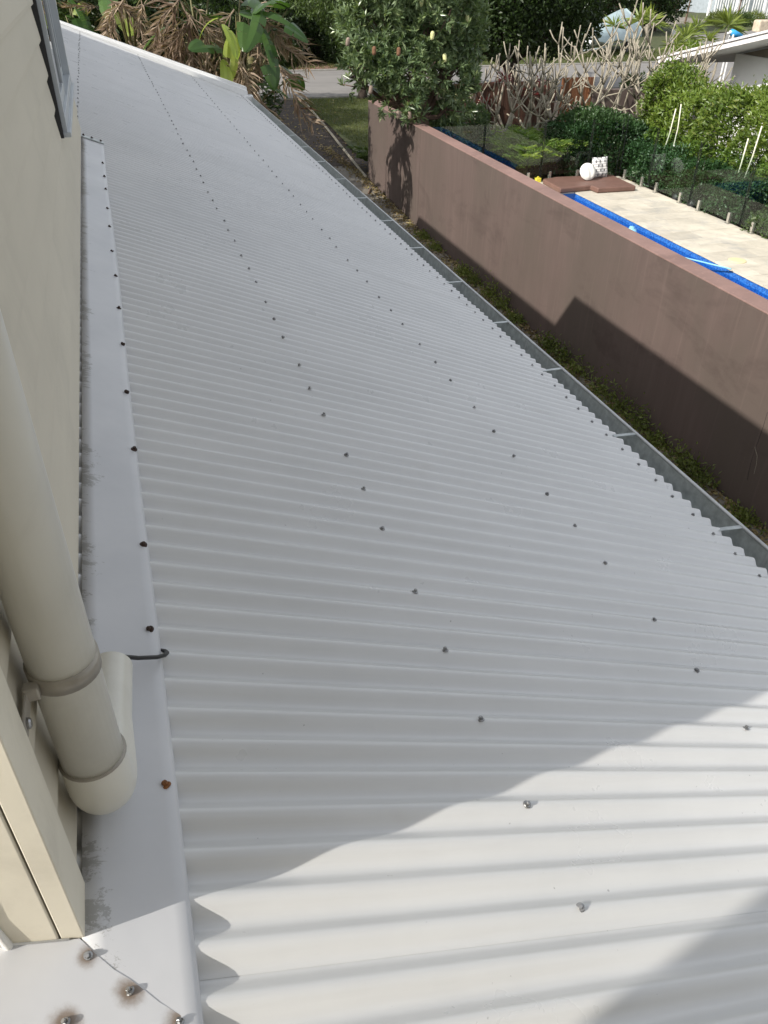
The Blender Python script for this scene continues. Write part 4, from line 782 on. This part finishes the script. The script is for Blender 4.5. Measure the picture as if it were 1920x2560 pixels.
# ------------------------------------------------------------------ dracaenas, red cordylines
def dracaena(px, py, y, s, label, zb=ZD - .2, bend=.2, m='drac', n=46, L=.5):
    c = ony(px, py, y); t = thing('dracaena', (c[0] - bend, y, zb), label, 'plant'); MB().tube([(c[0] - bend, y, zb), (c[0] - bend * .8, y, (zb + c[2]) / 2), (c[0] - bend * .2, y, c[2] - .25), c], [.04, .035, .03, .025], 7).build('trunk', M_['bark'], t, smooth=True)
    P = np.repeat(c[None], n, 0) + rng.normal(size=(n, 3)) * .02; Dr = rng.normal(size=(n, 3)); Dr[:, 2] = np.abs(Dr[:, 2]) * 1.1 - .25
    link('leaf_rosette', leaf_mesh('leaf_rosette', P, Dr, rng.uniform(L * .7, L * 1.15, n) * s, .05 * s, M_[m], .1, .12), t, kind='stuff')
for a in ((1714, 95, 23, 1.3, 'dracaena with the fullest upright rosette near the eave'), (1740, 70, 24, 1.0, 'slim dracaena rising behind the eave corner'), (1822, 62, 25, 1.5, 'tall dracaena on a bent pale trunk above the neighbouring roof'), (1768, 98, 23.5, .9, 'small dracaena just above the neighbouring roof edge'), (1690, 115, 22.5, 1.1, 'low dracaena behind the largest bare tree'), (1600, 50, 25, 1.3, 'dracaena against the covered boat stern'), (1625, 55, 25.5, 1.3, 'dracaena with yellow tips beside the covered boat'), (1535, 65, 24, .9, 'small dracaena rosette in front of the boat cover'), (1700, 170, 21.3, 1.0, 'dracaena below the eave corner')): dracaena(*a)
for a in ((1262, 200, 19.9, .7, 'dark red cordyline against the timber fence'), (1330, 235, 20.0, .8, 'dark red cordyline behind the bird bath'), (1212, 260, 20.0, .7, 'dark red cordyline beside the banksia trunk'), (1345, 205, 20.0, .6, 'dark red cordyline tallest at the fence top')): dracaena(*a, m='red', n=40, L=.45)
# ------------------------------------------------------------------ neighbouring house
nh = thing('neighbour_house', (17, 14, ZD), 'white neighbouring house with wide raked eave above the tall hedge', 'house')
A0, A1 = onx(1645, 142, 14.5), onx(1920, 75, 14.5); B0 = onx(1650, 157, 14.5)
sl_ = (A1[2] - A0[2]) / (A0[1] - A1[1])
def rz(y): return A0[2] + (A0[1] - y) * sl_
def rk(x0, x1, y0, y1, t0, t1): return MB().add([(x, y, rz(y) + t) for t in (t0, t1) for (x, y) in ((x0, y0), (x1, y0), (x1, y1), (x0, y1))], [(0, 3, 2, 1), (4, 5, 6, 7), (0, 1, 5, 4), (1, 2, 6, 5), (2, 3, 7, 6), (3, 0, 4, 7)])
YN = 9.0; YF = float(A0[1])
rk(14.47, 24, YN, YF, -.055, 0).build('roof', M_['fasc'], nh, bevel=.01); rk(14.51, 14.545, YN, YF - .03, -.17, -.062).build('fascia', M_['fasc'], nh); rk(14.546, 24, YF - .06, YF - .03, -.17, -.062).build('fascia', M_['fasc'], nh)
rk(14.546, 24, YN, YF - .062, -.165, -.15).build('eave_soffit', M_['soff'], nh)
WXN = 15.6; ywf = 19.2
def wallpoly(x, y0, y1, z0, off, m, name, th=.12):
    return MB().add([(x, y0, z0), (x, y1, z0), (x, y1, rz(y1) + off), (x, y0, rz(y0) + off), (x + th, y0, z0), (x + th, y1, z0), (x + th, y1, rz(y1) + off), (x + th, y0, rz(y0) + off)], [(0, 1, 2, 3), (7, 6, 5, 4), (0, 4, 5, 1), (1, 5, 6, 2), (2, 6, 7, 3), (3, 7, 4, 0)]).build(name, m, nh)
WT = float(onx(1800, 160, WXN)[2])
MB().box(WXN, WXN + .14, 9, ywf, ZD - .3, rz(ywf) - .17).build('white_wall', M_['hwhite'], nh)
bz = rz(ywf) - .165
i = 0
while bz < 1.6:
    y1 = ywf - (bz + .02 - (rz(ywf) - .17)) / sl_ ; y1 = min(ywf, y1)
    MB().add([(WXN + .05, 9, bz), (WXN + .05, y1 - .05, bz), (WXN + .06, y1 - .9, bz + .19), (WXN + .06, 9, bz + .19), (WXN + .12, 9, bz), (WXN + .12, y1 - .05, bz), (WXN + .12, y1 - .9, bz + .19), (WXN + .12, 9, bz + .19)], [(0, 1, 2, 3), (7, 6, 5, 4), (0, 4, 5, 1), (1, 5, 6, 2), (2, 6, 7, 3), (3, 7, 4, 0)]).build('gable_board', M_['taupe'], nh); bz += .2; i += 1
MB().box(WXN + .13, 24, ywf - .14, ywf, ZD - .3, rz(ywf) - .17).build('white_wall', M_['hwhite'], nh)
q0, q1 = ony(1728, 165, 21), ony(1757, 165, 21)
MB().box(q0[0], q1[0], 21, 21.25, ZD - .3, q0[2]).build('gate_pier', M_['hwhite'], bevel=.03, label='white rendered pier below the neighbouring eave corner', category='pier')
# ropes hung in the hedge
for i, (pts, l) in enumerate((([(1690, 272), (1674, 335), (1655, 390), (1637, 425)], 'curved pale rope hanging down the tall hedge'), ([(1703, 260), (1695, 320), (1684, 365), (1679, 388)], 'pale rope with a white ball on the tall hedge'), ([(1871, 346), (1853, 410), (1838, 460)], 'shorter straight pale rope on the tall hedge'), ([(1905, 315), (1882, 390), (1852, 470)], 'longest straight pale rope on the tall hedge'))):
    Pp = [onx(a, b, HX - .30) for a, b in pts]
    if i == 1:
        t = thing('hanging_rope', Pp[-1], l, 'rope', 'ropes hanging on the hedge'); MB().tube(Pp, .013, 6).build('rope', M_['rope'], t, smooth=True); c = onx(1684, 367, HX - .30); MB().lathe([(.0, -.04), (.03, -.03), (.04, 0), (.03, .03), (.0, .04)], c, 12).build('ball', M_['white'], t, smooth=True)
    else: MB().tube(Pp, .014, 6).build('hanging_rope', M_['rope'], smooth=True, label=l, category='rope', group='ropes hanging on the hedge')
# ------------------------------------------------------------------ street things
q = ony(927, 240, 33.0); pt = thing('street_pole', (q[0], 32.6, ZS), 'grey round street pole rising behind the banksia', 'pole'); MB().tube([(q[0], 32.6, ZS - .1), (q[0], 32.6, 5.5)], [.15, .12], 14).build('shaft', M_['pole'], pt, smooth=True); MB().tube([(q[0], 32.6, 5.4), (q[0] + .4, 33.2, 5.8), (q[0] + 1, 34.4, 5.9)], [.06, .05, .04], 8).build('lamp_arm', M_['pole'], pt, smooth=True); MB().box(q[0] + .85, q[0] + 1.15, 34.2, 34.9, 5.84, 5.96).build('lamp_head', M_['pole'], pt, bevel=.03)
# covered boat on its trailer
bb = ony(1455, 145, 44); bt = thing('boat', (28, 46, ZS), 'boat on a trailer under a pale blue grey tarpaulin', 'boat')
def bsec(t): # cross sections along the boat: width, keel height, gunwale height, cover ridge
    return 1.1 * (1 - .75 * max(0, .35 - t) / .35 * 1.0), .42 + .35 * max(0, .3 - t), 1.0 + .15 * (1 - t), 1.2 + .85 * min(1, t / .75) ** .8
L0, L1 = np.array([25.3, 43.4]), np.array([30.6, 48.6]); ax = (L1 - L0); Lb = np.linalg.norm(ax); ax /= Lb; sd2 = np.array([ax[1], -ax[0]])
hV = []; cV = []; ns = 11
for i in range(ns):
    t = i / (ns - 1); wd, kz, gz, rg = bsec(t); c = L0 + ax * Lb * t
    for u, z in ((-1, gz), (-.8, kz + .3), (0, kz), (.8, kz + .3), (1, gz)): hV.append((*(c + sd2 * wd * u), ZS + z))
    sag = .06 * math.sin(i * 2.2)
    for u, z in ((-1.06, gz - .25), (-1.02, gz + .05), (-.55, (gz + rg) / 2 + .12 + sag), (0, rg), (.55, (gz + rg) / 2 + .12 - sag), (1.02, gz + .05), (1.06, gz - .25 - .1 * (i % 3))): cV.append((*(c + sd2 * wd * u), ZS + z))
MB().add(hV, [(i * 5 + j, i * 5 + j + 1, (i + 1) * 5 + j + 1, (i + 1) * 5 + j) for i in range(ns - 1) for j in range(4)] + [(0, 1, 2, 3, 4), tuple(reversed(range((ns - 1) * 5, ns * 5)))]).build('hull', M_['hull'], bt, smooth=True)
MB().add(cV, [(i * 7 + j, i * 7 + j + 1, (i + 1) * 7 + j + 1, (i + 1) * 7 + j) for i in range(ns - 1) for j in range(6)] + [(0, 1, 2, 3, 4, 5, 6), tuple(reversed(range((ns - 1) * 7, ns * 7)))]).build('tarpaulin', M_['tarp'], bt, smooth=True)
tr_ = MB()
for s in (-.5, .5): tr_.tube([(*(L0 - ax * .9), ZS + .45), (*(L0 + ax * .6 + sd2 * s), ZS + .48), (*(L1 + sd2 * s), ZS + .48)], .05, 6)
tr_.build('trailer', M_['zinc'], bt)
for s in (-1.0, 1.0):
    c = L0 + ax * Lb * .62 + sd2 * s; MB().tube([(*(c - sd2 * .1), ZS + .31), (*(c + sd2 * .1), ZS + .31)], .30, 18).build('wheel', M_['dark'], bt, smooth=False)
# white picket fence at the far corner
wf = thing('picket_fence', (55, 70, ZS), 'white picket fence with tall end post across the side street', 'fence'); P0 = onz(1768, 46, ZS); P1 = P0 + np.array([9.5, -3.2, 0]); d = (P1 - P0); Lf = np.linalg.norm(d); d /= Lf
pk = MB().box(-.05, .05, -.015, .015, 0, 1.75).mesh('picket', M_['white'])
ang = math.atan2(d[1], d[0])
for i in range(int(Lf / .23)):
    if i % 15 == 0: continue
    p = P0 + d * (.25 + i * .23); link('picket', pk, wf, loc=(p[0], p[1], ZS + .05), rot=(0, 0, ang))
for i in range(5):
    p = P0 + d * (i * Lf / 4); MB().box(p[0] - .11, p[0] + .11, p[1] - .11, p[1] + .11, ZS, ZS + (2.3 if i == 0 else 2.0)).build('post', M_['white'], wf, bevel=.02)
for z in (.35, 1.55): MB().obox(tuple((P0 + P1) / 2 + np.array([-.03 * d[1] * 2, .06, z])), tuple(d * Lf / 2), (-d[1] * .02, d[0] * .02, 0), (0, 0, .06)).build('rail', M_['white'], wf)
MB().obox(tuple(P0 + np.array([0, -.14, 1.65])), (.10, 0, 0), (0, .03, 0), (0, 0, .17)).build('letterbox', M_['dark'], wf, bevel=.01)
whs = thing('white_house', (62, 82, ZS), 'white gabled house behind the picket fence', 'house'); MB().box(P0[0] + 5, P0[0] + 20, 78, 90, ZS - .1, ZS + 5).build('wall', M_['pole'], whs); MB().prism([(P0[0] + 4.5, 77.5), (P0[0] + 20.5, 77.5), (P0[0] + 20.5, 90.5), (P0[0] + 4.5, 90.5)], ZS + 5.01, ZS + 5.4).build('roof', M_['taupe'], whs)
for i in range(3): MB().box(P0[0] + 7 + i * 4, P0[0] + 8.4 + i * 4, 77.95, 78.05, ZS + 1.2, ZS + 2.8).build('window', M_['pane'], whs)
dfn = thing('paling_fence', (46, 84, ZS), 'dark paling fence behind the corner garden', 'fence'); pb = MB().box(-.14, .14, 0, .03, 0, 1.9).mesh('paling', M_['timbd'])
for i in range(58): link('paling', pb, dfn, loc=(42 + i * .3, 84, ZS), scale=(1, 1, random.uniform(.97, 1.02)))
sheet('corner_drive', [(46, 66), (52.5, 68.5), (53, 84), (46, 82)], ZS + .02, M_['conc'])
for i, (px, py, s, l, m) in enumerate(((1790, 55, 1.0, 'dry grass clump in front of the picket fence post', 'weed'), (1815, 62, 1.2, 'brown grass clump beside the corner verge', 'weed'), (1850, 60, 1.1, 'green clump under the twiggy tree', 'midl'), (1880, 58, 1.1, 'grassy clump beside the sandstone block', 'weed'), (1700, 18, 1.4, 'dry bush by the dark paling fence', 'weed'))):
    q = onz(px, py + 6, ZS); tree('grass_clump', (q[0], q[1], ZS), [((q[0], q[1], ZS + .35 * s), (.9 * s, .7 * s, .45 * s))], 1500, .35, .04, M_[m], l, r=.02, gap=.05)
q = onz(1905, 78, ZS); MB().box(q[0] - .7, q[0] + .8, q[1] - .4, q[1] + .4, ZS - .1, ZS + .75).build('sandstone_block', M_['rock'], bevel=.12, label='pale sandstone block on the corner verge', category='rock')
q = onz(1903, 40, ZS); tree('corner_tree', (q[0] + .8, q[1] - 3, ZS), [((q[0] + .8, q[1] - 3, ZS + 2.4), (1.5, 1.4, 1.7)), ((q[0] + 1.5, q[1] - 3, ZS + 3.6), (1.5, 1.4, 1.4))], 6000, .22, .10, M_['midl'], 'leafy green tree at the far end of the picket fence', r=.12, gap=.05)
def twig(base, h, seed, label):
    rr = random.Random(seed); t = thing('twiggy_tree', base, label, 'tree'); a = MB(); b = MB()
    def g(p, d, l, r, lev):
        e = p + d * l; (a if lev == 0 else b).tube([p, e], [r, r * .7], 5)
        if lev < 4:
            for i in range(3 if lev else 4): g(e, norm(d + np.array([rr.uniform(-.7, .7), rr.uniform(-.7, .7), rr.uniform(-.1, .4)])), l * .72, r * .62, lev + 1)
    g(np.array(base, float), np.array([.05, 0, 1.]), h * .33, .09, 0); a.build('trunk', M_['brbark'], t); b.build('branches', M_['brbark'], t)
q = onz(1840, 52, ZS); twig((q[0], q[1], ZS), 4.2, 3, 'small leafless twiggy tree before the picket fence')
q = onz(1712, 60, ZS); twig((q[0], q[1], ZS), 5.0, 8, 'slim pale leafless sapling on the corner verge')
# blue padded frame behind the neighbouring roof
q = ony(1850, 90, 26); fr_ = thing('padded_frame', (q[0], 26, ZS), 'white pipe frame with a bright blue padded roll', 'frame')
a, b = ony(1828, 80, 26), ony(1852, 90, 26); MB().tube([a, b], .095, 14).build('blue_pad', M_['blue'], fr_, smooth=True)
c = ony(1895, 106, 25.2); MB().tube([a + (a - b) * .15, a, b, c], .035, 8).tube([ony(1815, 84, 26), ony(1832, 82, 26)], .04, 8).build('pipe', M_['white'], fr_, smooth=True)
leg = MB()
for p in (ony(1826, 84, 26.1), ony(1834, 86, 25.9), c): leg.tube([p, (p[0], p[1], ZS)], .03, 6)
leg.build('leg_frame', M_['white'], fr_)
q = ony(1685, 72, 27); sg = thing('street_sign', (q[0], 27, ZS), 'narrow grey signpost behind the largest bare tree', 'sign'); MB().tube([(q[0], 27, ZS), (q[0], 27, q[2])], .035, 8).build('post', M_['zinc'], sg); MB().box(q[0] - .09, q[0] + .09, 26.95, 26.965, q[2] - .4, q[2]).build('plate', M_['pole'], sg)
# garden fill behind the neighbour and along the lane
for px, py, y, s, m, l in ((1720, 150, 21.8, .7, 'hedge', 'yellow green bush below the dracaenas'), (1660, 205, 21.6, .6, 'darkl', 'dark bush behind the rendered wall'), (1590, 215, 21.5, .5, 'darkl', 'dark bush showing above the rendered wall'), (1180, 300, 18.6, .5, 'bank', 'grey green bush below the banksia behind the wall'), (1110, 300, 18.2, .5, 'bank', 'grey green bush at the banksia trunk')):
    c = sp(px, py, y); tree('garden_bush', (c[0], y, ZD - .16 if y < 20 else ZS), [(c, (.8 * s, .7 * s, .6 * s)), ((c[0] + .2, y, c[2] - .5), (.7 * s, .6 * s, .6 * s))], 2600, .11, .045, M_[m], l, r=.04, gap=.1)
for px, py, y, s, l in ((775, 262, 24, .9, 'spiky green plant beside the drive edging'),): pass
c = onx(905, 330, 6.9); fronds('strap_plant', (6.75, 21.3, ZS), 16, 1.0, M_['midl'], 'green strappy plant at the end of the brown wall', wl=.09)
SC.cycles.max_bounces = 8; SC.cycles.transparent_max_bounces = 16
